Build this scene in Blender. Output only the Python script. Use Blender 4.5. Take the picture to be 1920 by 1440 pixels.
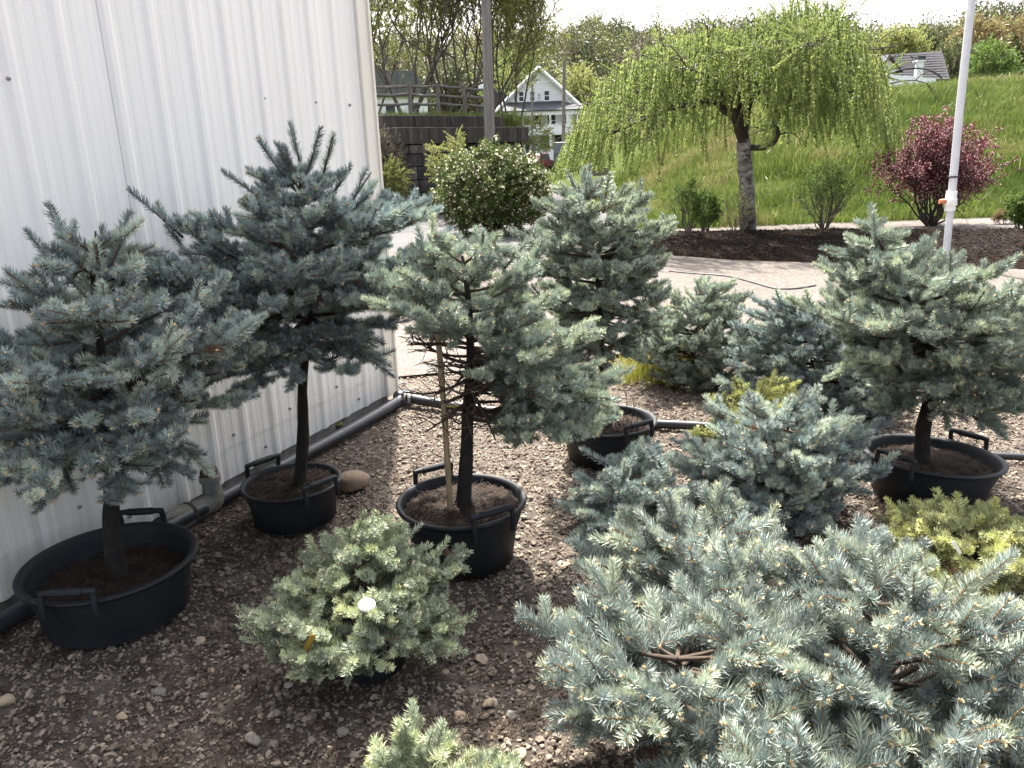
import bpy, bmesh, math, random
import numpy as np
from mathutils import Vector, Matrix

# ------------------------------------------------------------------ clear
for o in list(bpy.data.objects):
    bpy.data.objects.remove(o, do_unlink=True)
scene = bpy.context.scene
C = scene.collection

# ------------------------------------------------------------------ camera
CAM_H = 1.62
FOC = 1450.0                                  # pixels, photo 1920 x 1440
PITCH, ROLL = math.radians(16.4), math.radians(2.0)
_F = np.array([0, math.cos(PITCH), -math.sin(PITCH)])
_U0 = np.array([0, math.sin(PITCH), math.cos(PITCH)])
_R0 = np.array([1., 0, 0])
_R = _R0 * math.cos(ROLL) - _U0 * math.sin(ROLL)
_U = _U0 * math.cos(ROLL) + _R0 * math.sin(ROLL)
camd = bpy.data.cameras.new('camera')
camd.sensor_width = 36.0
camd.lens = FOC / 1920.0 * 36.0
camd.clip_start = 0.05
camd.clip_end = 3000
cam = bpy.data.objects.new('camera', camd)
C.objects.link(cam)
m = Matrix(((_R[0], _U[0], -_F[0], 0), (_R[1], _U[1], -_F[1], 0), (_R[2], _U[2], -_F[2], CAM_H), (0, 0, 0, 1)))
cam.matrix_world = m
scene.camera = cam

# ------------------------------------------------------------------ world, sun, exposure
SUN_AZ = math.radians(-6)       # clockwise from +Y (view direction) towards +X
SUN_EL = math.radians(57)
w = bpy.data.worlds.new('World')
scene.world = w
w.use_nodes = True
wn = w.node_tree
bg = wn.nodes['Background']
sky = wn.nodes.new('ShaderNodeTexSky')
sky.sky_type = 'NISHITA'
sky.sun_disc = False
sky.sun_elevation = SUN_EL
sky.sun_rotation = SUN_AZ
sky.air_density = 1.0
sky.dust_density = 7.0
sky.ozone_density = 1.0
hs = wn.nodes.new('ShaderNodeHueSaturation')          # thin high haze: a whiter sky
hs.inputs['Saturation'].default_value = 0.45
wn.links.new(sky.outputs[0], hs.inputs['Color'])
wn.links.new(hs.outputs[0], bg.inputs[0])
bg.inputs[1].default_value = 0.135
sd = bpy.data.lights.new('sun', 'SUN')
sd.energy = 4.6
sd.angle = math.radians(1.5)
sd.color = (1.0, 0.95, 0.86)
sun = bpy.data.objects.new('sun', sd)
C.objects.link(sun)
sdir = Vector((math.sin(SUN_AZ) * math.cos(SUN_EL), math.cos(SUN_AZ) * math.cos(SUN_EL), math.sin(SUN_EL)))
sun.rotation_euler = (-sdir).to_track_quat('-Z', 'Y').to_euler()
sun.location = sdir * 60
scene.view_settings.view_transform = 'Standard'
scene.view_settings.look = 'None'
scene.view_settings.exposure = 2.05
scene.view_settings.gamma = 1.0
scene.render.engine = 'CYCLES'
scene.cycles.max_bounces = 5
scene.cycles.diffuse_bounces = 3
scene.cycles.glossy_bounces = 2
scene.cycles.transmission_bounces = 3
scene.cycles.transparent_max_bounces = 4
scene.render.resolution_x = 1024
scene.render.resolution_y = 768

# ------------------------------------------------------------------ pixel helpers
CAMP = np.array([0, 0, CAM_H])
def ray(x, y):
    d = _F * FOC + _R * (x - 960) - _U * (y - 720)
    return d / np.linalg.norm(d)
def gnd(x, y, z=0.0):
    d = ray(x, y); t = (z - CAM_H) / d[2]
    return CAMP + d * t
def atY(x, y, Y):                       # the point on a pixel's ray at world depth Y
    d = ray(x, y); return CAMP + d * (Y / d[1])
def proj(P):
    v = np.asarray(P, float) - CAMP
    dz = v @ _F
    return 960 + FOC * (v @ _R) / dz, 720 - FOC * (v @ _U) / dz

# ------------------------------------------------------------------ materials
def newmat(name):
    m = bpy.data.materials.new(name); m.use_nodes = True
    nt = m.node_tree; b = nt.nodes['Principled BSDF']
    return m, nt, b
def N(nt, t, **kw):
    n = nt.nodes.new(t)
    for k, v in kw.items():
        setattr(n, k, v)
    return n
def ramp(nt, stops, interp='LINEAR'):
    r = nt.nodes.new('ShaderNodeValToRGB'); e = r.color_ramp.elements
    r.color_ramp.interpolation = interp
    while len(e) > 1: e.remove(e[-1])
    e[0].position, e[0].color = stops[0][0], (*stops[0][1], 1)
    for p, c in stops[1:]:
        q = e.new(p); q.color = (*c, 1)
    return r
def noise(nt, scale, detail=4, rough=0.6, coord='Object', stretch=None):
    tc = nt.nodes.new('ShaderNodeTexCoord'); n = nt.nodes.new('ShaderNodeTexNoise')
    n.inputs['Scale'].default_value = scale; n.inputs['Detail'].default_value = detail
    n.inputs['Roughness'].default_value = rough
    if stretch:
        mp = nt.nodes.new('ShaderNodeMapping'); mp.inputs['Scale'].default_value = stretch
        nt.links.new(tc.outputs[coord], mp.inputs[0]); nt.links.new(mp.outputs[0], n.inputs[0])
    else:
        nt.links.new(tc.outputs[coord], n.inputs[0])
    return n
def bump(nt, b, src, strength, dist=0.01):
    bm_ = nt.nodes.new('ShaderNodeBump'); bm_.inputs['Strength'].default_value = strength
    bm_.inputs['Distance'].default_value = dist
    nt.links.new(src, bm_.inputs['Height']); nt.links.new(bm_.outputs[0], b.inputs['Normal'])
def simple(name, stops, scale=6, rough=0.8, bumps=0.0, bscale=None, stretch=None, detail=5, metallic=0, coord='Object', bdist=0.01, spec=None):
    m, nt, b = newmat(name)
    n = noise(nt, scale, detail, 0.65, coord, stretch)
    r = ramp(nt, stops); nt.links.new(n.outputs[0], r.inputs[0]); nt.links.new(r.outputs[0], b.inputs['Base Color'])
    b.inputs['Roughness'].default_value = rough; b.inputs['Metallic'].default_value = metallic
    if spec is not None: b.inputs['Specular IOR Level'].default_value = spec
    if bumps:
        n2 = noise(nt, bscale or scale * 3, 6, 0.65, coord, stretch)
        bump(nt, b, n2.outputs[0], bumps, bdist)
    return m
def mix(nt, fac, a, b_, mode='MIX'):
    x = nt.nodes.new('ShaderNodeMix'); x.data_type = 'RGBA'; x.blend_type = mode
    for s, v in ((x.inputs[0], fac), (x.inputs[6], a), (x.inputs[7], b_)):
        if hasattr(v, 'is_linked') or hasattr(v, 'links'): nt.links.new(v, s)
        elif isinstance(v, (int, float)): s.default_value = v
        else: s.default_value = (*v, 1)
    return x.outputs[2]

def spruce_mat(name, young, old, tip, stem=(0.23, 0.13, 0.07), bud=(0.50, 0.30, 0.13)):
    """needles: colour by shoot (instance attribute tint, age; low age also carries painted crown-interior shade) and along the needle; stem and bud by mesh attribute"""
    m, nt, b = newmat(name)
    L = nt.links
    ta = N(nt, 'ShaderNodeAttribute', attribute_type='INSTANCER', attribute_name='tint')
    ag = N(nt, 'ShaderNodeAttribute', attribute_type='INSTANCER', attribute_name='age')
    pc = N(nt, 'ShaderNodeAttribute', attribute_type='GEOMETRY', attribute_name='piece')
    sep = N(nt, 'ShaderNodeSeparateColor'); L.new(pc.outputs['Color'], sep.inputs[0])
    base = mix(nt, ag.outputs['Fac'], old, young)  # inner shoots: greener older needles, darkened further to paint shade inside the crown
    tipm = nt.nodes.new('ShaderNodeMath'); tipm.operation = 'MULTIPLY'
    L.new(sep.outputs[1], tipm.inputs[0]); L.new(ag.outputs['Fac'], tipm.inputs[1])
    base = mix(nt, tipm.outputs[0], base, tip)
    mr = nt.nodes.new('ShaderNodeMapRange'); mr.inputs[3].default_value = 0.6; mr.inputs[4].default_value = 1.35
    L.new(ta.outputs['Fac'], mr.inputs[0])
    base = mix(nt, 1.0, base, mr.outputs[0], 'MULTIPLY')
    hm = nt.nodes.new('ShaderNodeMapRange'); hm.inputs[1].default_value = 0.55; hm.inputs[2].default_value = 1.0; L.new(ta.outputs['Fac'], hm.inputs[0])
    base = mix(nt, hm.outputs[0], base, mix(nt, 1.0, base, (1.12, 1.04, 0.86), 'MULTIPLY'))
    dd = nt.nodes.new('ShaderNodeMath'); dd.operation = 'LESS_THAN'; dd.inputs[1].default_value = 0.006; L.new(ta.outputs['Fac'], dd.inputs[0])
    base = mix(nt, dd.outputs[0], base, (0.15, 0.10, 0.065))
    g = nt.nodes.new('ShaderNodeMath'); g.operation = 'GREATER_THAN'; g.inputs[1].default_value = 0.25
    g2 = nt.nodes.new('ShaderNodeMath'); g2.operation = 'GREATER_THAN'; g2.inputs[1].default_value = 0.75
    L.new(sep.outputs[0], g.inputs[0]); L.new(sep.outputs[0], g2.inputs[0])
    c = mix(nt, g.outputs[0], base, stem)
    c = mix(nt, g2.outputs[0], c, bud)
    L.new(c, b.inputs['Base Color'])
    b.inputs['Roughness'].default_value = 0.55
    b.inputs['Specular IOR Level'].default_value = 0.22
    tr = N(nt, 'ShaderNodeBsdfTranslucent'); L.new(c, tr.inputs[0])
    ms = N(nt, 'ShaderNodeMixShader'); ms.inputs[0].default_value = 0.08
    L.new(b.outputs[0], ms.inputs[1]); L.new(tr.outputs[0], ms.inputs[2])
    L.new(ms.outputs[0], nt.nodes['Material Output'].inputs[0])
    return m
def leaf_mat(name, stops, transl=0.4, rough=0.5, stem=(0.10, 0.07, 0.04), extra=None):
    """leaf: colour by instance tint plus a random value per leaf (mesh attribute piece.G); piece.R>0.5 = stem, piece.B>0.5 = extra (flower)"""
    m, nt, b = newmat(name)
    L = nt.links
    ta = N(nt, 'ShaderNodeAttribute', attribute_type='INSTANCER', attribute_name='tint')
    pc = N(nt, 'ShaderNodeAttribute', attribute_type='GEOMETRY', attribute_name='piece')
    sep = N(nt, 'ShaderNodeSeparateColor'); L.new(pc.outputs['Color'], sep.inputs[0])
    av = nt.nodes.new('ShaderNodeMath'); av.operation = 'MULTIPLY_ADD'; av.inputs[1].default_value = 0.45
    hf = nt.nodes.new('ShaderNodeMath'); hf.operation = 'MULTIPLY'; hf.inputs[1].default_value = 0.55
    L.new(ta.outputs['Fac'], hf.inputs[0]); L.new(sep.outputs[1], av.inputs[0]); L.new(hf.outputs[0], av.inputs[2])
    r = ramp(nt, stops); L.new(av.outputs[0], r.inputs[0])
    g = nt.nodes.new('ShaderNodeMath'); g.operation = 'GREATER_THAN'; g.inputs[1].default_value = 0.5
    L.new(sep.outputs[0], g.inputs[0])
    c = mix(nt, g.outputs[0], r.outputs[0], stem)
    if extra:
        g2 = nt.nodes.new('ShaderNodeMath'); g2.operation = 'GREATER_THAN'; g2.inputs[1].default_value = 0.5
        L.new(sep.outputs[2], g2.inputs[0]); c = mix(nt, g2.outputs[0], c, extra)
    L.new(c, b.inputs['Base Color']); b.inputs['Roughness'].default_value = rough
    b.inputs['Specular IOR Level'].default_value = 0.3
    tr = N(nt, 'ShaderNodeBsdfTranslucent'); L.new(c, tr.inputs[0])
    ms = N(nt, 'ShaderNodeMixShader'); ms.inputs[0].default_value = transl
    L.new(b.outputs[0], ms.inputs[1]); L.new(tr.outputs[0], ms.inputs[2])
    L.new(ms.outputs[0], nt.nodes['Material Output'].inputs[0])
    return m

M = {}
# ------------------------------------------------------------------ mesh collector
class MB:
    def __init__(s): s.v = []; s.f = []; s.n = 0
    def add(s, v, f):
        v = np.asarray(v, float).reshape(-1, 3); s.v.append(v); s.f += [tuple(i + s.n for i in q) for q in f]; s.n += len(v); return s
    def box(s, c, d, rot=None, taper=None):
        x, y, z = [k / 2 for k in d]
        v = np.array([(-x, -y, -z), (x, -y, -z), (x, y, -z), (-x, y, -z), (-x, -y, z), (x, -y, z), (x, y, z), (-x, y, z)])
        if taper: v[4:, :2] *= taper
        if rot is not None: v = v @ np.array(rot).T
        return s.add(v + np.array(c), [(3, 2, 1, 0), (4, 5, 6, 7), (0, 1, 5, 4), (1, 2, 6, 5), (2, 3, 7, 6), (3, 0, 4, 7)])
    def tube(s, path, rad, n=6, cap=True):
        path = np.asarray(path, float); k = len(path)
        rad = np.broadcast_to(np.asarray(rad, float), (k,))
        tg = np.gradient(path, axis=0) if k > 1 else np.zeros_like(path)
        tg /= np.linalg.norm(tg, axis=1)[:, None] + 1e-9
        ref = np.array([0, 0, 1.]) if abs(tg[0, 2]) < 0.9 else np.array([1., 0, 0])
        a = np.arange(n) * 2 * math.pi / n; vs = []
        for i in range(k):
            x = np.cross(ref, tg[i]); x /= np.linalg.norm(x) + 1e-9; y = np.cross(tg[i], x); ref = -np.cross(x, tg[i]) if False else y
            x = np.cross(ref, tg[i]) ; x /= np.linalg.norm(x) + 1e-9
            vs.append(path[i] + rad[i] * (np.cos(a)[:, None] * x + np.sin(a)[:, None] * y))
        f = []
        for i in range(k - 1):
            for j in range(n):
                f.append((i * n + j, i * n + (j + 1) % n, (i + 1) * n + (j + 1) % n, (i + 1) * n + j))
        if cap:
            f.append(tuple(range(n))[::-1]); f.append(tuple((k - 1) * n + j for j in range(n)))
        return s.add(np.concatenate(vs), f)
    def lathe(s, prof, c=(0, 0, 0), n=48):
        a = np.arange(n) * 2 * math.pi / n; v = []; f = []
        for r, z in prof: v.append(np.stack([r * np.cos(a), r * np.sin(a), np.full(n, z)], 1))
        for i in range(len(prof) - 1):
            for j in range(n):
                f.append((i * n + j, i * n + (j + 1) % n, (i + 1) * n + (j + 1) % n, (i + 1) * n + j))
        return s.add(np.concatenate(v) + np.array(c), f)
    def prism(s, poly, h0, h1, axis='z'):
        n = len(poly); v = [(x, y, h0) for x, y in poly] + [(x, y, h1) for x, y in poly]; v = np.array(v, float)
        if axis == 'y': v = v[:, [0, 2, 1]]
        if axis == 'x': v = v[:, [2, 0, 1]]
        f = [tuple(range(n))[::-1], tuple(range(n, 2 * n))] + [(i, (i + 1) % n, n + (i + 1) % n, n + i) for i in range(n)]
        return s.add(v, f)
    def mesh(s, name, smooth=False, fix=True):
        me = bpy.data.meshes.new(name)
        me.from_pydata(np.concatenate(s.v).tolist() if s.v else [], [], s.f)
        if fix:
            bm_ = bmesh.new(); bm_.from_mesh(me); bmesh.ops.recalc_face_normals(bm_, faces=bm_.faces); bm_.to_mesh(me); bm_.free()
        if smooth: me.polygons.foreach_set('use_smooth', [True] * len(me.polygons))
        me.update(); return me
    def build(s, name, mat, parent=None, smooth=False, fix=True):
        return link(name, s.mesh(name, smooth, fix), mat, parent)
def link(name, me, mat, parent=None):
    if mat is not None and not me.materials: me.materials.append(mat)
    o = bpy.data.objects.new(name, me); C.objects.link(o)
    if parent is not None: o.parent = parent
    return o
def tag(o, label=None, cat=None, group=None, kind=None):
    if label: o['label'] = label
    if cat: o['category'] = cat
    if group: o['group'] = group
    if kind: o['kind'] = kind
    return o
def empty(name, loc=(0, 0, 0), rz=0, label=None, cat=None, group=None):
    o = bpy.data.objects.new(name, None); C.objects.link(o)
    o.location = loc; o.rotation_euler = (0, 0, rz); o.empty_display_size = 0.1
    tag(o, label, cat, group); return o
def bevel(o, wd=0.004, seg=2, ang=35):
    b = o.modifiers.new('bevel', 'BEVEL'); b.width = wd; b.segments = seg; b.limit_method = 'ANGLE'; b.angle_limit = math.radians(ang)
    return o
def autosmooth(o, ang=40):
    me = o.data; me.polygons.foreach_set('use_smooth', [True] * len(me.polygons))
    try: me.set_sharp_from_angle(angle=math.radians(ang))
    except Exception: pass
    return o

# ------------------------------------------------------------------ instanced small pieces (needles, leaves, gravel, grass)
_groups = {}
def gn_group(protos):
    key = tuple(p.name for p in protos)
    if key in _groups: return _groups[key]
    ng = bpy.data.node_groups.new('scatter', 'GeometryNodeTree')
    ng.interface.new_socket('Geometry', in_out='INPUT', socket_type='NodeSocketGeometry')
    ng.interface.new_socket('Geometry', in_out='OUTPUT', socket_type='NodeSocketGeometry')
    nd = ng.nodes; L = ng.links
    gi = nd.new('NodeGroupInput'); go = nd.new('NodeGroupOutput')
    jn = nd.new('GeometryNodeJoinGeometry')
    for p in protos:
        oi = nd.new('GeometryNodeObjectInfo'); oi.inputs['Object'].default_value = p; oi.inputs['As Instance'].default_value = False
        g2 = nd.new('GeometryNodeGeometryToInstance'); L.new(oi.outputs['Geometry'], g2.inputs[0]); L.new(g2.outputs[0], jn.inputs[0])
    ip = nd.new('GeometryNodeInstanceOnPoints')
    L.new(gi.outputs[0], ip.inputs['Points']); L.new(jn.outputs[0], ip.inputs['Instance'])
    ip.inputs['Pick Instance'].default_value = True
    def attr(nm, t):
        a = nd.new('GeometryNodeInputNamedAttribute'); a.data_type = t; a.inputs['Name'].default_value = nm
        return [o for o in a.outputs if o.enabled and o.name == 'Attribute'][0]
    L.new(attr('variant', 'INT'), ip.inputs['Instance Index'])
    L.new(attr('rot', 'FLOAT_VECTOR'), ip.inputs['Rotation'])
    L.new(attr('scl', 'FLOAT_VECTOR'), ip.inputs['Scale'])
    L.new(ip.outputs[0], go.inputs[0])
    _groups[key] = ng
    return ng
def frames_to_euler(d, up):
    """rows: local Z -> d, local X close to up"""
    d = d / (np.linalg.norm(d, axis=1)[:, None] + 1e-9)
    x = up - d * (up * d).sum(1)[:, None]
    bad = np.linalg.norm(x, axis=1) < 1e-3
    x[bad] = np.cross(d[bad], np.array([0.3, 0.9, 0.1]))
    x /= np.linalg.norm(x, axis=1)[:, None] + 1e-9
    y = np.cross(d, x)
    # matrix columns x,y,d ; XYZ euler
    ey = -np.arcsin(np.clip(x[:, 2], -1, 1)); ex = np.arctan2(y[:, 2], d[:, 2]); ez = np.arctan2(x[:, 1], x[:, 0])
    return np.stack([ex, ey, ez], 1)
def scatter(name, protos, pts, rot, scl, variant, tint, mat, parent=None, age=None):
    pts = np.asarray(pts, float); n = len(pts)
    me = bpy.data.meshes.new(name); me.vertices.add(n); me.vertices.foreach_set('co', pts.astype(np.float32).ravel())
    scl = np.asarray(scl, float)
    if scl.ndim == 1: scl = np.repeat(scl[:, None], 3, 1)
    a = me.attributes.new('rot', 'FLOAT_VECTOR', 'POINT'); a.data.foreach_set('vector', np.asarray(rot, np.float32).ravel())
    a = me.attributes.new('scl', 'FLOAT_VECTOR', 'POINT'); a.data.foreach_set('vector', scl.astype(np.float32).ravel())
    a = me.attributes.new('variant', 'INT', 'POINT'); a.data.foreach_set('value', np.asarray(variant, np.int32))
    a = me.attributes.new('tint', 'FLOAT', 'POINT'); a.data.foreach_set('value', np.asarray(tint, np.float32))
    if age is not None:
        a = me.attributes.new('age', 'FLOAT', 'POINT'); a.data.foreach_set('value', np.asarray(age, np.float32))
    key = (tuple(p.name for p in protos), mat.name)
    o = link(name, me, mat, parent)
    md = o.modifiers.new('scatter', 'NODES'); md.node_group = gn_group(variants(protos, mat))
    o['kind'] = 'stuff'
    return o
_var = {}
def variants(protos, mat):                # the same pieces carrying another material
    key = (tuple(p.name for p in protos), mat.name)
    if key not in _var:
        out = []
        for p in protos:
            me = p.data.copy(); me.materials.clear(); me.materials.append(mat)
            out.append(bpy.data.objects.new(p.name + '_' + mat.name, me))
        _var[key] = out
    return _var[key]
def proto(name, V, F_, piece):
    me = bpy.data.meshes.new(name); me.from_pydata(np.asarray(V).tolist(), [], F_)
    a = me.attributes.new('piece', 'FLOAT_COLOR', 'POINT')
    p = np.ones((len(V), 4), np.float32); p[:, :3] = piece
    a.data.foreach_set('color', p.ravel()); me.update()
    return bpy.data.objects.new(name, me)

# ---- spruce shoot: local +Z along the twig, +X the upper side, unit length 1 = 0.1 m
def make_shoot(seed, nn, wd, nl, thick=1.0, buds=3, budsize=1.0):
    rg = np.random.default_rng(seed)
    V = []; F_ = []; P = []
    bx, by = rg.normal(0, 0.05, 2)
    def axis(t): return np.array([bx * math.sin(t * 2.2) + 0.04 * t * t, by * math.sin(t * 2.0), t])
    k = 5; n0 = len(V)
    for i in range(k):
        t = i / (k - 1) * 1.0; c = axis(t); r = (0.028 - 0.012 * t) * thick
        for j in range(4):
            a = j * math.pi / 2; V.append(c + np.array([r * math.cos(a), r * math.sin(a), 0])); P.append((0.5, 0, 0))
    for i in range(k - 1):
        for j in range(4): F_.append((i * 4 + j, i * 4 + (j + 1) % 4, i * 4 + 4 + (j + 1) % 4, i * 4 + 4 + j))
    # buds
    for b in range(buds):
        c = axis(1.0); a = b * 2.1 + rg.random(); tl = 0 if b == 0 else 0.5
        d = np.array([math.sin(tl) * math.cos(a), math.sin(tl) * math.sin(a), math.cos(tl)])
        s = np.cross(d, [0.3, 0.5, 0.8]); s /= np.linalg.norm(s); u = np.cross(d, s); L_ = rg.uniform(0.06, 0.12) * budsize; r = 0.027 * budsize
        n = len(V)
        V += [c - d * 0.02, c + d * L_ * 0.45 + s * r, c + d * L_ * 0.45 + u * r, c + d * L_ * 0.45 - s * r, c + d * L_ * 0.45 - u * r, c + d * L_]
        P += [(1, 0, 0)] * 6
        F_ += [(n, n + 1, n + 2), (n, n + 2, n + 3), (n, n + 3, n + 4), (n, n + 4, n + 1), (n + 5, n + 2, n + 1), (n + 5, n + 3, n + 2), (n + 5, n + 4, n + 3), (n + 5, n + 1, n + 4)]
    for i in range(nn):
        t = (i + rg.random()) / nn
        t = 0.02 + 0.99 * t ** 0.92
        a = i * 2.39996 + rg.normal(0, 0.25)
        up = math.cos(a)
        lean = rg.normal(53, 9) - 22 * max(0, t - 0.75) * 4
        lean = math.radians(max(12, lean))
        out = np.array([math.cos(a), math.sin(a), 0.0]); out[0] += 0.32; out /= np.linalg.norm(out)
        ln = nl * rg.uniform(0.8, 1.15) * (0.82 + 0.25 * (up > -0.3)) * (1.0 - 0.25 * max(0, t - 0.85) / 0.15)
        c = axis(t); d = out * math.sin(lean) + np.array([0, 0, math.cos(lean)])
        d2 = d + np.array([0.22, 0, 0.18]); d2 /= np.linalg.norm(d2)
        s = np.cross(d, rg.normal(0, 1, 3)); s /= np.linalg.norm(s)
        n = len(V)
        mid = c + d * ln * 0.55; end = c + d * ln * 0.55 + d2 * ln * 0.5
        V += [c - s * wd * 0.4, c + s * wd * 0.4, mid + s * wd * 0.5, mid - s * wd * 0.5, end]
        P += [(0, 0, 0), (0, 0, 0), (0, 0.35, 0), (0, 0.35, 0), (0, 1, 0)]
        F_ += [(n, n + 1, n + 2, n + 3), (n + 3, n + 2, n + 4)]
    return proto('shoot', V, F_, np.array(P))
SHOOT_HI = [make_shoot(s, 185, 0.019, 0.22, buds=[3, 0, 3, 0, 2, 3][s]) for s in range(6)]
SHOOT_BUD = [make_shoot(s + 30, 175, 0.019, 0.22, buds=[3, 4, 2, 3][s], budsize=1.1) for s in range(4)] + SHOOT_HI[1:2]
SHOOT_LO = [make_shoot(s + 10, 95, 0.033, 0.22, 1.3, buds=[2, 0, 0, 1][s]) for s in range(4)]
SHOOT_STUB = [make_shoot(s + 20, 110, 0.024, 0.19, buds=[2, 0, 0, 0][s]) for s in range(4)]       # short dense shoots of the dwarf plants

# ---- leafy sprigs: local +Z along the twig, unit length 1
def make_sprig(seed, nl, ll, lw, spread=0.9, droop=0.0, stem=0.02, flower=0, fsize=0.1, oval=True):
    rg = np.random.default_rng(seed); V = []; F_ = []; P = []
    for i in range(3):
        for j in range(3):
            a = j * 2.1; V.append((stem * math.cos(a) * (1 - i * 0.35), stem * math.sin(a) * (1 - i * 0.35), i / 2)); P.append((1, 0, 0))
    for i in range(2):
        for j in range(3): F_.append((i * 3 + j, i * 3 + (j + 1) % 3, i * 3 + 3 + (j + 1) % 3, i * 3 + 3 + j))
    def quad(c, d, w_, ln, piece):
        s = np.cross(d, rg.normal(0, 1, 3)); s /= np.linalg.norm(s) + 1e-9
        nrm = np.cross(s, d); n = len(V)
        if oval:
            V.extend([c, c + d * ln * 0.45 + s * w_ * 0.5 - nrm * w_ * 0.12, c + d * ln, c + d * ln * 0.45 - s * w_ * 0.5 - nrm * w_ * 0.12, c + d * ln * 0.45 + nrm * w_ * 0.0])
            P.extend([piece] * 5); F_.extend([(n, n + 1, n + 2, n + 4), (n, n + 4, n + 2, n + 3)])
        else:
            V.extend([c - s * w_ / 2, c + s * w_ / 2, c + d * ln + s * w_ / 2, c + d * ln - s * w_ / 2]); P.extend([piece] * 4); F_.append((n, n + 1, n + 2, n + 3))
    for i in range(nl):
        t = 0.1 + 0.92 * (i + rg.random()) / nl; a = i * 2.4 + rg.normal(0, 0.4)
        lean = rg.normal(spread, 0.25)
        d = np.array([math.sin(lean) * math.cos(a), math.sin(lean) * math.sin(a), math.cos(lean)]); d[2] -= droop * 0; d /= np.linalg.norm(d)
        quad(np.array([0, 0, t]), d, lw * rg.uniform(0.7, 1.2), ll * rg.uniform(0.7, 1.2), (0, rg.random(), 0))
    for i in range(flower):
        t = rg.uniform(0.3, 1.0); a = rg.uniform(0, 6.28); c = np.array([0.5 * ll * math.cos(a), 0.5 * ll * math.sin(a), t])
        for q in range(5):
            d = rg.normal(0, 1, 3); d /= np.linalg.norm(d); quad(c, d, fsize * 0.7, fsize, (0, rg.random(), 1))
    return proto('sprig', V, F_, np.array(P))
def make_clump(seed, nb, h, wd, spread):           # grass tuft, metres
    rg = np.random.default_rng(seed); V = []; F_ = []; P = []
    for i in range(nb):
        b = rg.normal(0, spread * 0.45, 3); b[2] = 0; a = rg.uniform(0, 6.28); hh = h * rg.uniform(0.5, 1.15); bend = rg.uniform(0.1, 0.6) * hh
        o = np.array([math.cos(a), math.sin(a), 0]); s = np.array([-math.sin(a), math.cos(a), 0]); s = s * math.cos(1) + o * math.sin(rg.uniform(-1, 1)); n = len(V); g = rg.random()
        m1 = b + o * bend * 0.3 + np.array([0, 0, hh * 0.55]); e = b + o * bend + np.array([0, 0, hh])
        V += [b - s * wd / 2, b + s * wd / 2, m1 + s * wd * 0.4, m1 - s * wd * 0.4, e]; P += [(0, g, 0)] * 5
        F_ += [(n, n + 1, n + 2, n + 3), (n + 3, n + 2, n + 4)]
    return proto('tuft', V, F_, np.array(P))
def make_stone(seed, flat=0.55, sub=1):
    rg = np.random.default_rng(seed); bm_ = bmesh.new(); bmesh.ops.create_icosphere(bm_, subdivisions=sub, radius=0.5)
    V = np.array([v.co[:] for v in bm_.verts]); F_ = [tuple(v.index for v in f.verts) for f in bm_.faces]; bm_.free()
    for _ in range(5):                              # chop with random planes for broken facets
        d = rg.normal(0, 1, 3); d /= np.linalg.norm(d); k = rg.uniform(0.22, 0.38); e = V @ d; V = V - np.outer(np.maximum(0, e - k), d)
    V = V * (rg.uniform(0.8, 1.2), rg.uniform(0.6, 1.0), flat) + rg.normal(0, 0.02, V.shape)
    return proto('stone', V, F_, np.tile((0, rg.random(), 0), (len(V), 1)))
STONES = [make_stone(s, [0.5, 0.6, 0.42, 0.7, 0.5, 0.38][s]) for s in range(6)]

# ================================================================== MATERIALS
M['soil_ground'] = simple('gravel_bed', [(0.3, (0.03, 0.023, 0.018)), (0.5, (0.075, 0.059, 0.047)), (0.7, (0.15, 0.125, 0.10))], scale=9, rough=0.95, bumps=0.8, bscale=70, bdist=0.02)
def gravel_mat():
    m, nt, b = newmat('gravel_stone'); L = nt.links
    ta = N(nt, 'ShaderNodeAttribute', attribute_type='INSTANCER', attribute_name='tint')
    r = ramp(nt, [(0, (0.05, 0.039, 0.03)), (0.25, (0.118, 0.095, 0.074)), (0.5, (0.20, 0.165, 0.13)), (0.72, (0.28, 0.225, 0.17)), (0.86, (0.28, 0.245, 0.205)), (0.95, (0.37, 0.285, 0.19)), (1, (0.49, 0.43, 0.35))])
    L.new(ta.outputs['Fac'], r.inputs[0])
    n = noise(nt, 3, 4); c = mix(nt, 0.35, r.outputs[0], n.outputs[0], 'OVERLAY')
    L.new(c, b.inputs['Base Color']); b.inputs['Roughness'].default_value = 0.85; b.inputs['Specular IOR Level'].default_value = 0.25
    return m
M['gravel'] = gravel_mat()
def two_scale(name, fine, coarse, fs, cs, rough=0.95, bs=0.5, bsc=120, bd=0.01, fac=0.6):
    m, nt, b = newmat(name); L = nt.links
    a = noise(nt, fs, 3, 0.7); r1 = ramp(nt, fine); L.new(a.outputs[0], r1.inputs[0])
    d = noise(nt, cs, 5, 0.6); r2 = ramp(nt, coarse); L.new(d.outputs[0], r2.inputs[0])
    L.new(mix(nt, fac, r1.outputs[0], r2.outputs[0], 'OVERLAY'), b.inputs['Base Color'])
    b.inputs['Roughness'].default_value = rough; b.inputs['Specular IOR Level'].default_value = 0.0
    n2 = noise(nt, bsc, 4, 0.7); bump(nt, b, n2.outputs[0], bs, bd)
    return m
M['driveway'] = two_scale('driveway_gravel', [(0.3, (0.072, 0.064, 0.059)), (0.5, (0.115, 0.102, 0.093)), (0.72, (0.19, 0.172, 0.16))], [(0.3, (0.42,) * 3), (0.7, (0.60,) * 3)], 34, 0.55, bsc=45, bd=0.015)
M['asphalt'] = two_scale('asphalt', [(0.3, (0.07, 0.07, 0.073)), (0.5, (0.11, 0.108, 0.108)), (0.75, (0.17, 0.165, 0.163))], [(0.3, (0.44,) * 3), (0.7, (0.58,) * 3)], 60, 0.8, bsc=90)
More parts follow.
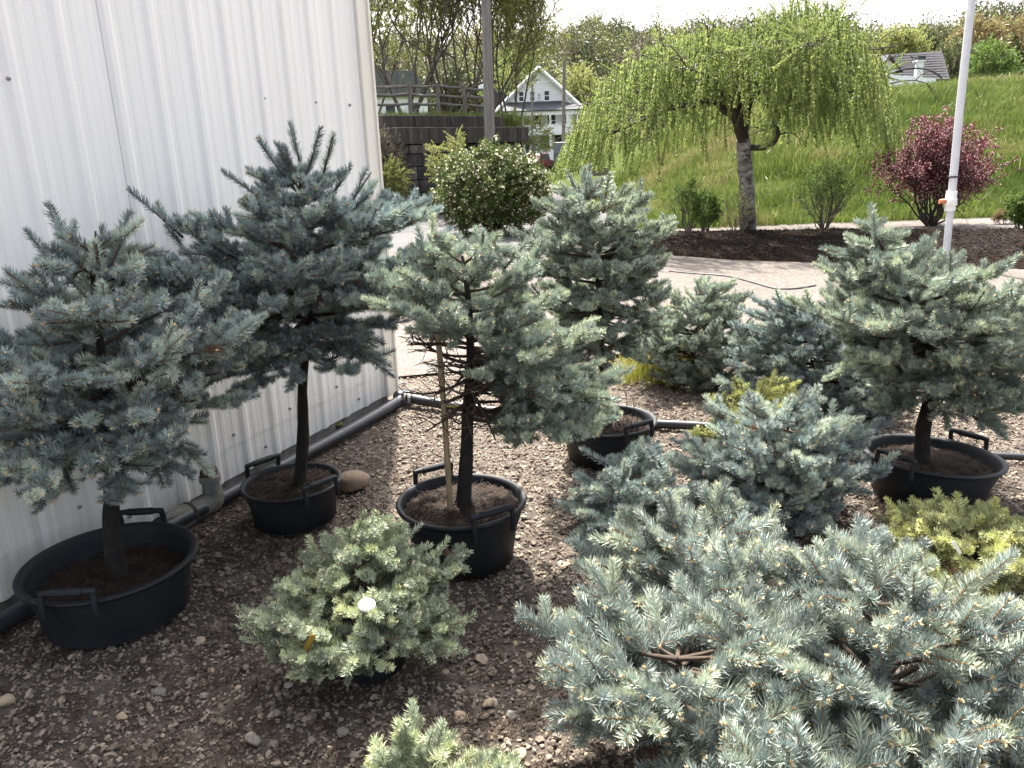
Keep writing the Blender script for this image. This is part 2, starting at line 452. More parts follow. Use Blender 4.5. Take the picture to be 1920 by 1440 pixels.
M['path'] = two_scale('path_asphalt', [(0.3, (0.10, 0.089, 0.083)), (0.6, (0.145, 0.13, 0.121))], [(0.3, (0.45,) * 3), (0.7, (0.56,) * 3)], 30, 0.7, bsc=60)
M['mulch'] = two_scale('bark_mulch', [(0.35, (0.008, 0.006, 0.005)), (0.55, (0.022, 0.017, 0.014)), (0.8, (0.06, 0.047, 0.038))], [(0.35, (0.42,) * 3), (0.65, (0.6,) * 3)], 26, 1.4, bsc=30, bs=1.0, bd=0.04)
M['hill'] = two_scale('hill_turf', [(0.3, (0.028, 0.040, 0.013)), (0.6, (0.058, 0.072, 0.027))], [(0.3, (0.40, 0.44, 0.36)), (0.55, (0.48, 0.48, 0.42)), (0.7, (0.56, 0.49, 0.40))], 8, 0.35)
M['wood_floor'] = two_scale('woodland_floor', [(0.3, (0.05, 0.055, 0.025)), (0.6, (0.09, 0.085, 0.045))], [(0.3, (0.45,) * 3), (0.7, (0.55,) * 3)], 0.7, 0.05)
M['pot'] = simple('black_plastic', [(0.35, (0.010, 0.0115, 0.015)), (0.7, (0.021, 0.023, 0.028))], scale=5, rough=0.6, bumps=0.12, bscale=140, bdist=0.002, spec=.28)
M['soil'] = simple('potting_soil', [(0.35, (0.008, 0.006, 0.005)), (0.55, (0.02, 0.014, 0.01)), (0.75, (0.045, 0.031, 0.022))], scale=45, rough=0.95, bumps=1.0, bscale=90, bdist=0.015)
M['spruce_bark'] = simple('spruce_bark', [(0.35, (0.007, 0.006, 0.0055)), (0.6, (0.019, 0.015, 0.0125)), (0.8, (0.05, 0.039, 0.032))], scale=30, rough=0.95, bumps=1.0, bscale=70, stretch=(1, 1, 0.5), bdist=0.01)
M['twig'] = simple('twig_bark', [(0.3, (0.022, 0.015, 0.011)), (0.7, (0.065, 0.043, 0.028))], scale=40, rough=0.9)
STEM = (0.24, 0.15, 0.08)
BUD = (0.52, 0.38, 0.21)
M['spruce_blue'] = spruce_mat('needles_blue', (0.25, 0.335, 0.35), (0.042, 0.072, 0.05), (0.47, 0.52, 0.46), STEM, BUD)  # second colour: older needles with crown-interior shade put into the tone
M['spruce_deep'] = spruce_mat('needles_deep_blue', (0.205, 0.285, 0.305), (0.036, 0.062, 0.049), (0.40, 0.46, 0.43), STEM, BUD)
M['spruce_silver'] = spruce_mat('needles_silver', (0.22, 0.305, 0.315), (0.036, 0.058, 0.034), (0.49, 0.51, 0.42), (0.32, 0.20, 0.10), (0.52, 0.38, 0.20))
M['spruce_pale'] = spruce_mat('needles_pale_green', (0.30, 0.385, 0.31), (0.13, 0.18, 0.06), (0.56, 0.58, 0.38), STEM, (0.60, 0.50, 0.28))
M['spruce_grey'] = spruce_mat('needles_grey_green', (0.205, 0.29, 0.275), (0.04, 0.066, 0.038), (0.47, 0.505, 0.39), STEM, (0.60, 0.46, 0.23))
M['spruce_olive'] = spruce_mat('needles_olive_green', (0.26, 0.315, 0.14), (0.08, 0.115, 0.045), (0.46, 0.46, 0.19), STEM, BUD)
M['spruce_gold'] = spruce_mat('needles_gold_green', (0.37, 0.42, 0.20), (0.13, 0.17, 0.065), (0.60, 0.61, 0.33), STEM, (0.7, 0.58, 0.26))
M['birch_leaf'] = leaf_mat('birch_leaf', [(0, (0.075, 0.11, 0.028)), (0.5, (0.155, 0.20, 0.052)), (1, (0.30, 0.335, 0.11))], 0.5)
M['spring_leaf'] = leaf_mat('spring_leaf', [(0, (0.12, 0.145, 0.04)), (0.5, (0.20, 0.225, 0.065)), (1, (0.31, 0.32, 0.115))], 0.5)
M['rust_leaf'] = leaf_mat('rust_leaf', [(0, (0.125, 0.08, 0.04)), (0.5, (0.185, 0.145, 0.065)), (1, (0.25, 0.23, 0.085))], 0.5)
M['shrub_leaf'] = leaf_mat('shrub_leaf', [(0, (0.05, 0.095, 0.018)), (0.5, (0.10, 0.165, 0.032)), (1, (0.19, 0.26, 0.06))], 0.4)
M['flower_leaf'] = leaf_mat('viburnum_leaf', [(0, (0.025, 0.042, 0.012)), (0.5, (0.06, 0.088, 0.022)), (1, (0.16, 0.195, 0.055))], 0.35, extra=(0.72, 0.66, 0.52))
M['cherry_leaf'] = leaf_mat('sandcherry_leaf', [(0, (0.035, 0.007, 0.009)), (0.5, (0.085, 0.013, 0.017)), (1, (0.18, 0.03, 0.032))], 0.35, extra=(0.62, 0.40, 0.42), stem=(0.05, 0.03, 0.025))
M['grass'] = leaf_mat('grass_blade', [(0, (0.03, 0.052, 0.010)), (0.35, (0.075, 0.115, 0.02)), (0.6, (0.125, 0.16, 0.036)), (0.8, (0.18, 0.165, 0.07)), (1, (0.25, 0.20, 0.11))], 0.4)
M['gold_grass'] = leaf_mat('golden_grass', [(0, (0.13, 0.15, 0.02)), (1, (0.34, 0.33, 0.06))], 0.35)
M['wood_leaf_a'] = leaf_mat('woodland_leaf', [(0, (0.035, 0.05, 0.02)), (0.5, (0.085, 0.105, 0.038)), (1, (0.19, 0.20, 0.07))], 0.35, stem=(0.13, 0.115, 0.10))
M['wood_leaf_b'] = leaf_mat('woodland_bud', [(0, (0.06, 0.05, 0.036)), (0.5, (0.10, 0.085, 0.055)), (1, (0.15, 0.14, 0.075))], 0.3, stem=(0.15, 0.13, 0.115))
M['conifer_leaf'] = leaf_mat('far_conifer', [(0, (0.018, 0.032, 0.02)), (1, (0.05, 0.075, 0.04))], 0.1)
M['bark_grey'] = simple('grey_bark', [(0.3, (0.045, 0.038, 0.032)), (0.7, (0.14, 0.12, 0.10))], scale=12, rough=0.95, bumps=0.6, stretch=(1, 1, 0.4))
M['bark_dark'] = simple('dark_bark', [(0.3, (0.018, 0.014, 0.011)), (0.7, (0.06, 0.048, 0.038))], scale=12, rough=0.95, bumps=0.6)
M['litter'] = leaf_mat('needle_litter', [(0, (0.016, 0.010, 0.008)), (0.6, (0.04, 0.026, 0.018)), (1, (0.11, 0.08, 0.055))], 0.0, 0.9)

# ================================================================== GROUND AND SETTING
def sheet(name, poly, z, mat, label=None):
    me = MB(); me.add([(x, y, z) for x, y in poly], [tuple(range(len(poly)))])
    o = me.build(name, mat, fix=False); tag(o, kind='structure'); return o
def grid(name, xs, ys, fn, mat, smooth=True):
    xs = np.asarray(xs); ys = np.asarray(ys); X, Y = np.meshgrid(xs, ys); Z = fn(X, Y)
    nx = len(xs); V = np.stack([X.ravel(), Y.ravel(), Z.ravel()], 1)
    i = np.arange(len(ys) - 1)[:, None] * nx + np.arange(nx - 1)[None]
    Fq = np.stack([i, i + 1, i + nx + 1, i + nx], -1).reshape(-1, 4)
    mb = MB(); mb.v = [V]; mb.f = [tuple(q) for q in Fq.tolist()]; mb.n = len(V)
    o = mb.build(name, mat, smooth=smooth, fix=False); tag(o, kind='structure'); return o
def sstep(a, b, x):
    t = np.clip((x - a) / (b - a), 0, 1); return t * t * (3 - 2 * t)
def vnoise(X, Y, s, seed=0):
    rg = np.random.default_rng(seed); ph = rg.uniform(0, 6.28, 8); an = rg.uniform(0, 3.14, 8); k = rg.uniform(0.6, 1.8, 8)
    return sum(np.sin((X * math.cos(a) + Y * math.sin(a)) * s * kk + p) for a, kk, p in zip(an, k, ph)) / 8

# base sheet to the horizon
grid('ground', np.concatenate([[-900, -200, -60, -20, -8], np.linspace(-5, 9, 85), [14, 30, 80, 250, 900]]),
     np.concatenate([[-40, -6], np.linspace(-2, 9, 70), [14, 30, 60, 90, 300, 1200]]),
     lambda X, Y: 0.012 * vnoise(X, Y, 3.0, 1) * (np.abs(X) < 9.5) * (Y < 9.2) - 0.01, M['soil_ground'])
# driveway and the road past the stone abutment
sheet('driveway', [(-0.95, 5.75), (0.6, 6.1), (2.2, 6.75), (4.2, 6.9), (9, 6.2), (30, 2), (30, 9), (9, 9.0), (6.6, 9.9), (4.6, 11.0), (2.5, 12.7), (1.3, 14.5), (-3.5, 14.5), (-9, 12), (-9, 9), (-1.4, 6.4)], 0.016, M['driveway'])
sheet('road', [(-30, 14.2), (-3.5, 14.2), (1.3, 14.2), (2.9, 15.9), (3.1, 19), (4.2, 40), (6.5, 75), (-2, 75), (1.0, 40), (0.6, 24), (-30, 24)], 0.020, M['asphalt'])
# mulch bed, mounded
def mulch_z(X, Y):
    front = np.interp(X, [2.4, 3.4, 6.63, 9.3, 14], [12.6, 11.6, 9.8, 8.9, 8.6]); back = np.interp(X, [2.4, 3.43, 6.2, 9.27, 14], [15.4, 15.85, 15.3, 13.9, 12.6])
    e = np.minimum(np.minimum(Y - front, back - Y), (X - 2.3) * 1.2)
    return np.where(e > -0.25, 0.02 + 0.11 * sstep(-0.1, 0.9, e) + 0.035 * vnoise(X, Y, 5, 3) * sstep(0, .4, e) - 0.16 * sstep(0.0, -0.2, e), -0.14)
grid('mulch_bed', np.linspace(2.0, 14, 130), np.linspace(8.2, 16.3, 90), mulch_z, M['mulch'])
rg = np.random.default_rng(12); n = 9000; mx = rg.uniform(2.4, 13, n); my = rg.uniform(8.6, 16, n); mz = mulch_z(mx, my); k = (mz > .03) & (np.arctan2(mx, my) < .66); mx, my, mz = mx[k], my[k], mz[k]; n = len(mx)
mc = scatter('mulch_chips', STONES, np.stack([mx, my, mz + .005], 1), np.stack([rg.normal(0, .4, n), rg.normal(0, .4, n), rg.uniform(0, 6.28, n)], 1), np.stack([rg.uniform(.05, .13, n), rg.uniform(.02, .04, n), rg.uniform(.02, .05, n)], 1), rg.integers(0, 6, n), rg.beta(1.2, 4, n), leaf_mat('mulch_chip', [(0, (0.006, 0.005, 0.0045)), (0.5, (0.017, 0.0135, 0.012)), (1, (0.09, 0.068, 0.054))], 0.0, .95)); tag(mc, 'dark bark chips spread over the planting bed', 'mulch')
sheet('footpath', [(2.9, 15.7), (3.45, 15.6), (6.2, 15.0), (9.3, 13.6), (14, 12.3), (40, 6), (40, 12), (18, 15.9), (11.1, 16.75), (6.4, 16.9), (3.7, 16.85), (2.9, 16.7)], 0.024, M['path'])
def hill_z(X, Y):
    ridge = sstep(16.7, 33, Y) * 0.75 + sstep(16.7, 24, Y) * 0.25
    side = sstep(2.9, 9.5, X + 0.0 * Y - 0.03 * (Y - 17)) * 0.92 + sstep(9, 25, X) * 0.12
    z = 3.62 * ridge * side + 0.09 * vnoise(X, Y, 1.1, 5) * sstep(17, 19, Y) + 0.25 * vnoise(X, Y, .28, 6) * sstep(20, 28, Y) * side
    z = z - 1.1 * sstep(34, 46, Y) * side
    return np.where(X < 2.6, -0.3, z + 0.02)
grid('grass_hill', np.concatenate([np.linspace(2.4, 24, 120), [28, 36, 50, 90]]), np.concatenate([[16.3], np.linspace(16.7, 40, 110), [46, 60, 80, 100]]), hill_z, M['hill'])
# bank behind the stone abutment and the wooded slope beyond
def bank_z(X, Y):
    z = 2.80 + 0.08 * vnoise(X, Y, 1.0, 8) * sstep(26, 28, Y)
    z = z * sstep(23.3, 24.6, Y - 0.75 * np.clip(X + 3.3, 0, 9) + 0.0 * X - .5 * np.clip(-4.9 - X, 0, 2))
    return np.where(X > 0.95, -0.3, z - (z + .3) * sstep(0.35, 0.95, X))
grid('grass_bank', np.concatenate([[-60, -30], np.linspace(-16, 1.0, 60), [1.2]]), np.concatenate([np.linspace(24.0, 40, 50), [60, 90]]), bank_z, M['hill'])
def slope_z(X, Y):
    az = np.arctan2(X, Y)
    crest = np.interp(az, [-.8, -.2, 0.0, .1, .3, .47, .58, .8], [14, 15, 18, 19, 16, 10.5, 17, 20])
    return 0.4 + crest * sstep(88, 215, np.hypot(X, Y))
grid('wooded_slope', np.linspace(-260, 330, 90), np.linspace(86, 420, 60), slope_z, M['wood_floor'])

# ---- loose gravel of the pot yard
rg = np.random.default_rng(11)
n = 215000
gx = rg.uniform(-2.9, 4.4, n); gy = 1.15 + 6.0 * rg.random(n) ** 1.25
wall_az = math.radians(23.6)
P0 = gnd(737, 746)
dist_wall = (gx - P0[0]) * math.cos(wall_az) - (gy - P0[1]) * math.sin(wall_az)
keep = (np.where(gy < P0[1] + .3, dist_wall > 0.02, True)) & (np.abs(gx) < 0.78 * gy + 0.75) & (gy < np.interp(gx, [-1, .6, 2.2, 4.2], [5.8, 6.15, 6.8, 6.95]) + rg.normal(0, .12, n))
dirt = vnoise(gx, gy, 2.2, 21) + 0.5 * vnoise(gx, gy, 6, 22)
keep &= (dirt + rg.normal(0, 0.28, n)) > -1.0
gx, gy = gx[keep], gy[keep]; n = len(gx)
sz = np.exp(rg.normal(math.log(0.0138), 0.40, n)); sz = np.clip(sz, 0.006, 0.042)
gz = 0.012 * vnoise(gx, gy, 3.0, 1) - 0.01 + sz * rg.uniform(0.05, 0.35, n)
rot = np.stack([rg.normal(0, .35, n), rg.normal(0, .35, n), rg.uniform(0, 6.28, n)], 1)
M_g = scatter('gravel', STONES, np.stack([gx, gy, gz], 1), rot, sz[:, None] * rg.uniform(.75, 1.3, (n, 3)), rg.integers(0, 6, n), rg.beta(2.3, 2.7, n), M['gravel'])
tag(M_g, 'loose grey and tan gravel covering the pot yard', 'gravel')
# fallen needles
def make_litter(seed):
    rg_ = np.random.default_rng(seed); V = []; F_ = []; P = []
    for i in range(16):
        c = rg_.normal(0, .4, 3); c[2] = rg_.uniform(0, .12); a = rg_.uniform(0, 6.28); d = np.array([math.cos(a), math.sin(a), rg_.normal(0, .15)]) * rg_.uniform(.3, .55); s = np.array([-d[1], d[0], 0]) * .09
        k = len(V); V += [c - s, c + s, c + d + s * .5 + (0, 0, .04), c + d - s * .5 + (0, 0, .04)]; F_.append((k, k + 1, k + 2, k + 3)); P += [(0, rg_.random(), 0)] * 4
    return proto('fallen_needles', V, F_, np.array(P))
LITTER = [make_litter(s) for s in range(3)]
n = 7000; lx = rg.uniform(-2.6, 3.6, n); ly = 1.2 + 4.6 * rg.random(n) ** 1.2
dw = (lx - P0[0]) * math.cos(wall_az) - (ly - P0[1]) * math.sin(wall_az)
k = (dw > .03) & (vnoise(lx, ly, 1.6, 31) + rg.normal(0, .25, n) > -0.05); lx, ly = lx[k], ly[k]; n = len(lx)
lt = scatter('needle_litter', LITTER, np.stack([lx, ly, np.full(n, 0.004) + rg.uniform(0, .012, n)], 1), np.stack([rg.normal(0, .1, n), rg.normal(0, .1, n), rg.uniform(0, 6.28, n)], 1), rg.uniform(.03, .055, n), rg.integers(0, 3, n), rg.random(n), M['litter'])
tag(lt, 'brown fallen spruce needles strewn over the gravel', 'needles')

# ================================================================== WHITE METAL BUILDING
def wall_paint():
    m, nt, b = newmat('white_sheet_metal'); L = nt.links
    a = noise(nt, 2.0, 5, .6, stretch=(6, 1, .35)); r = ramp(nt, [(0.3, (0.775, 0.755, 0.73)), (0.7, (0.845, 0.825, 0.80))]); L.new(a.outputs[0], r.inputs[0])
    tc = N(nt, 'ShaderNodeTexCoord'); sp = N(nt, 'ShaderNodeSeparateXYZ'); L.new(tc.outputs['Object'], sp.inputs[0])
    d = noise(nt, 9, 6, .7, stretch=(1.5, 1, .5))
    mr = N(nt, 'ShaderNodeMapRange'); mr.inputs[1].default_value = 0.0; mr.inputs[2].default_value = 0.45; mr.inputs[3].default_value = 0.75; mr.inputs[4].default_value = 0.0; L.new(sp.outputs[2], mr.inputs[0])
    mu = N(nt, 'ShaderNodeMath', operation='MULTIPLY'); L.new(mr.outputs[0], mu.inputs[0]); L.new(d.outputs[0], mu.inputs[1])
    L.new(mix(nt, mu.outputs[0], r.outputs[0], (0.36, 0.33, 0.29)), b.inputs['Base Color'])
    b.inputs['Roughness'].default_value = 0.42
    n2 = noise(nt, 5, 2, .5, stretch=(1, 1, .25)); bump(nt, b, n2.outputs[0], 0.12, 0.01)
    return m
M['sheet'] = wall_paint()
M['trim'] = simple('cream_trim', [(0.3, (0.70, 0.66, 0.58)), (0.7, (0.78, 0.74, 0.66))], scale=3, rough=0.45, stretch=(1, 1, .2))
M['steel'] = simple('zinc_screw', [(0.3, (0.22, 0.22, 0.23)), (0.7, (0.36, 0.36, 0.37))], scale=40, rough=0.45, metallic=0.6)
M['concrete'] = simple('weathered_concrete', [(0.3, (0.10, 0.10, 0.09)), (0.7, (0.24, 0.23, 0.21))], scale=14, rough=0.95, bumps=.6, bscale=60)
bld = empty('metal_building', (P0[0], P0[1], 0), math.pi / 2 - wall_az, 'white ribbed metal building wall with cream corner trim along the pot yard', 'building')
PITCH_R = 0.2286
def profile(x0, x1):
    """outward offset of the sheet along its width"""
    xs = [x0]; k0 = math.floor((x0 + 0.135) / PITCH_R) - 1
    pts = [(x0, 0)]
    for k in range(k0, k0 + 9):
        c = -0.135 + k * PITCH_R + 0.032
        seq = [(c - .036, 0), (c - .012, .0125), (c + .012, .0125), (c + .036, 0)]
        for q in (1, 2):
            cc = c + q * PITCH_R / 3; seq += [(cc - .018, 0), (cc - .009, .0022), (cc + .009, .0022), (cc + .018, 0)]
        pts += [p for p in seq if x0 + .001 < p[0] < x1 - .001]
    pts.append((x1, 0)); return pts
def panel(name, x0, x1, z0, z1, off):
    pr = profile(x0, x1); mb = MB(); V = []
    zs = np.linspace(z0, z1, 3)
    for z in zs:
        V += [(x, -(o + off), z) for x, o in pr]
    nn = len(pr); F_ = [(r * nn + i, r * nn + i + 1, (r + 1) * nn + i + 1, (r + 1) * nn + i) for r in range(2) for i in range(nn - 1)]
    b0 = len(V); V += [(x0, .03, z0), (x0, .03, z1), (x1, .03, z0), (x1, .03, z1)]
    F_ += [(b0, 0, 2 * nn, b0 + 1), (b0 + 2, b0 + 3, 3 * nn - 1, nn - 1)]
    mb.add(V, F_); return mb.build(name, M['sheet'], bld, fix=False)
edges = [-0.11] + [-0.135 - .9144 * k for k in range(1, 9)]
for i in range(8):
    panel('wall_panel', edges[i + 1] + .0015, edges[i], 0.215, 4.7, 0.004 + .0025 * (i % 2))
    panel('base_panel', edges[i + 1] + .0015, edges[i], 0.045, 0.2135, 0.000 + .002 * (i % 2))
MB().box((-.055, -.012, 2.38), (.11, .05, 4.67)).build('corner_trim', M['trim'], bld)
MB().box((.004, .05, 2.38), (.02, .2, 4.668)).build('corner_trim_return', M['trim'], bld)
MB().box((-3.75, 3.03, 2.37), (7.3, 5.9, 4.64)).build('wall_core', M['sheet'], bld)
MB().box((-3.75, .06, .02), (7.4, .1, .10)).build('foundation', M['concrete'], bld)
MB().prism([(-.05, 4.72), (3, 5.5), (6.7, 4.72), (6.7, 4.82), (3, 5.6), (-.05, 4.82)], -7.6, .1, 'x').build('roof', M['trim'], bld)
sc_me = MB().lathe([(0, -.004), (.0095, -.004), (.0095, 0), (.006, .0015), (.006, .006), (0, .007)], n=8).mesh('screw'); sc_me.materials.append(M['steel'])
def screw(x, z, off):
    o = bpy.data.objects.new('screw', sc_me); C.objects.link(o); o.parent = bld; o.location = (x, -off, z); o.rotation_euler = (math.pi / 2, 0, 0)
for x in (-.235, -.575, -1.016, -1.478, -1.936, -2.407, -2.86): screw(x, 1.954, .012)
for k in range(7): screw(-.19 - .4572 * k, .27, .011)
for k in range(5): screw(-.42 - .9144 * k, .12, .008)

# black drain pipe along the wall, then across the yard
M['pipe'] = simple('black_pipe', [(0.3, (0.012, 0.013, 0.017)), (0.7, (0.032, 0.034, 0.042))], scale=6, rough=0.42, bumps=.1, bscale=50)
M['grime'] = simple('pale_dusty_plastic', [(0.3, (0.22, 0.215, 0.20)), (0.7, (0.42, 0.41, 0.39))], scale=25, rough=0.8)
def on_wall(s, out): return np.array([P0[0] - math.sin(wall_az) * s + math.cos(wall_az) * out, P0[1] - math.cos(wall_az) * s - math.sin(wall_az) * out, 0])
pr_ = empty('drain_pipe', (P0[0], P0[1], 0), 0, 'black plastic drain pipe lying along the white wall and across the gravel', 'pipe')
def rel(pts, o): return np.asarray(pts) - np.array(o.location)
E0 = on_wall(-.02, .17)
pa = np.array([on_wall(s, .15 + .02 * math.sin(s * 2.1)) + (0, 0, .045) for s in np.linspace(.12, 6.4, 34)])
autosmooth(MB().tube(rel(pa, pr_), .036, 14).build('wall_run', M['pipe'], pr_), 50)
q0 = gnd(748, 748, .04); q1 = gnd(1050, 787, .04); q2 = gnd(1335, 800, .03); q3 = gnd(1630, 846, .03); q4 = gnd(1925, 857, .03)
q5 = q4 + (q4 - q3) * 2
cr = [q0 + (0, 0, 0.02), q0 * .75 + q1 * .25 + (0, 0, .005), q0 * .5 + q1 * .5, q1, q1 * .5 + q2 * .5, q2, q2 * .5 + q3 * .5 + (0, .05, 0), q3, q3 * .5 + q4 * .5 + (0, .02, 0), q4, q5]
def smooth_path(p, k=6):
    p = np.array(p); out = []
    for i in range(len(p) - 1):
        a = p[max(i - 1, 0)]; b = p[i]; c = p[i + 1]; d = p[min(i + 2, len(p) - 1)]
        for t in np.arange(k) / k:
            out.append(.5 * ((2 * b) + (c - a) * t + (2 * a - 5 * b + 4 * c - d) * t * t + (3 * b - a - 3 * c + d) * t ** 3))
    out.append(p[-1]); return np.array(out)
cp = smooth_path(cr)
autosmooth(MB().tube(rel(cp, pr_), np.interp(np.arange(len(cp)), [0, 20, 40, 60], [.034, .030, .022, .018]), 12).build('yard_run', M['pipe'], pr_), 50)
el = smooth_path([pa[1] + (pa[0] - pa[1]) * .6, pa[0] + (pa[0] - pa[1]) * .45, q0 + (0, 0, .02), cp[1], cp[2]], 5)
autosmooth(MB().tube(rel(el[2:-2], pr_), .042, 12).build('elbow', M['pipe'], pr_), 50)
for t, wd in ((.45, .03), (.62, .03), (1.1, .02)):
    c = cp[0] + (cp[6] - cp[0]) * t * .32; d = (cp[6] - cp[0]); d /= np.linalg.norm(d)
    MB().tube(rel([c - d * wd * .5, c + d * wd * .5], pr_), .040, 14).build('clamp_band', M['grime'], pr_)

# grey drain fitting by the wall
fit_p = gnd(388, 958); fr = empty('drain_fitting', (fit_p[0], fit_p[1], 0), 0, 'weathered grey drain fitting with a square cap and elbow on the gravel by the wall', 'drain fitting')
wd_ = np.array([math.sin(wall_az), math.cos(wall_az), 0])
autosmooth(MB().tube(smooth_path([(0.03, .02, .16), (.035, .015, .11), (.045, 0, .06), (.01, -.04, .045), (-.03, -.10, .04)], 5), [.042] * 5 + [.046] * 6 + [.05] * 10, 16).build('elbow', M['concrete'], fr), 50)
autosmooth(MB().tube([(-.03, -.10, .042), (-.075, -.19, .036), (-.10, -.25, .03)], [.056, .058, .036], 16).build('coupler', M['concrete'], fr), 50)
autosmooth(MB().tube([(.03, .02, .15), (.03, .02, .178)], [.05, .05], 16).build('collar', M['concrete'], fr), 50)
bevel(MB().box((.028, .024, .195), (.07, .07, .04), taper=.9).build('square_cap', M['bark_dark'], fr))
MB().tube([(-.034, -.108, .042), (-.040, -.122, .042)], .0595, 16).build('band', M['bark_dark'], fr)

# ================================================================== POTS
def pot(name, c, rr, rb, h, soil_drop, rz, label, group, lean=(0, 0), handle=True):
    """squat nursery tub: tapered wall, rolled rim, two loop handles, soil"""
    o = empty(name, (c[0], c[1], 0), 0, label, 'pot', group); o.rotation_euler = (lean[0], lean[1], rz)
    prof = [(0, .004), (rb * .9, .004), (rb, .015), (rb * .45 + rr * .5, h * .5), (rr * .965, h * .86), (rr * .965, h * .90), (rr * .985, h * .905), (rr * 1.015, h * .93), (rr * 1.03, h * .965), (rr * 1.015, h * .992), (rr * .985, h), (rr * .955, h * .985), (rr * .93, h * .95), (rr * .915, h * .85), (rb * .93, .03), (0, .03)]
    bpart = autosmooth(MB().lathe(prof, n=72).build('pot_body', M['pot'], o), 55)
    # soil, slightly heaped and uneven
    zs = h - soil_drop; rs = np.interp(zs + .01, [.03, h * .85, h * .95], [rb * .93, rr * .915, rr * .93]) - .002
    mb = MB(); V = []; F_ = []; nr, na = 10, 40
    rg_ = np.random.default_rng(int(abs(c[0]) * 1000) + 3)
    for i in range(nr + 1):
        for j in range(na):
            a = j * 2 * math.pi / na; r = rs * i / nr
            V.append((r * math.cos(a), r * math.sin(a), zs + .02 * (1 - (i / nr) ** 2) + rg_.normal(0, .0035)))
    for i in range(nr):
        for j in range(na): F_.append((i * na + j, i * na + (j + 1) % na, (i + 1) * na + (j + 1) % na, (i + 1) * na + j))
    mb.add(V, F_); mb.build('soil', M['soil'], o, smooth=True, fix=False)
    nl = 420; a = rg_.uniform(0, 6.28, nl); r = rs * np.sqrt(rg_.random(nl)) * .96
    scatter('needle_litter', LITTER, np.stack([r * np.cos(a), r * np.sin(a), zs + .02 * (1 - (r / rs) ** 2) + .004], 1), np.stack([rg_.normal(0, .2, nl), rg_.normal(0, .2, nl), rg_.uniform(0, 6.28, nl)], 1), rg_.uniform(.03, .05, nl), rg_.integers(0, 3, nl), rg_.random(nl) * .8, M['litter'], o)
    if handle:
        for s in (0, math.pi):
            hw = .085; rad = rr * 1.035; mb = MB()
            path = [(rad, -hw, h * .80), (rad + .004, -hw, h * .97), (rad - .004, -hw, h + .034), (rad - .004, -hw * .88, h + .043), (rad - .004, hw * .88, h + .043), (rad - .004, hw, h + .034), (rad + .004, hw, h * .97), (rad, hw, h * .80)]
            hr = [.010, .011, .011, .012, .012, .011, .011, .010]
            p = smooth_path(path, 3); rd = np.interp(np.linspace(0, 7, len(p)), np.arange(8), hr)
            rot = np.array([[math.cos(s), -math.sin(s), 0], [math.sin(s), math.cos(s), 0], [0, 0, 1]])
            hd = autosmooth(mb.tube(p @ rot.T, rd, 8).build('handle', M['pot'], o), 50)
            MB().tube(np.array([(rad - .004, -hw * .6, h + .043), (rad - .004, hw * .6, h + .043)]) @ rot.T, .0145, 10).build('grip', M['pot'], hd)
    return o
G_POT = 'black nursery tubs of the standard spruces'
pA, pB, pC, pD, pK = (-1.525, 2.60), (-1.05, 3.36), (-0.225, 2.93), (0.515, 4.02), (1.955, 3.37)
pot('plant_pot', pA, .302, .25, .232, .10, math.radians(93), 'biggest black plastic tub, deep empty space above its soil, closest to the white wall', G_POT)
pot('plant_pot', pB, .225, .190, .20, .035, math.radians(139), 'smaller black plastic tub beside the brown boulder and wall pipe', G_POT)
pot('plant_pot', pC, .262, .205, .275, .045, math.radians(-60), 'black plastic tub holding a spruce trunk tied to a bamboo stake', G_POT)
pot('plant_pot', pD, .265, .215, .22, .06, math.radians(-60), 'black plastic tub with dry twigs in its soil beside the pipe across the yard', G_POT)
pot('plant_pot', pK, .298, .24, .215, .06, math.radians(32), 'wide black plastic tub tilting under the grey-green standard spruce', G_POT, lean=(.0, .06))

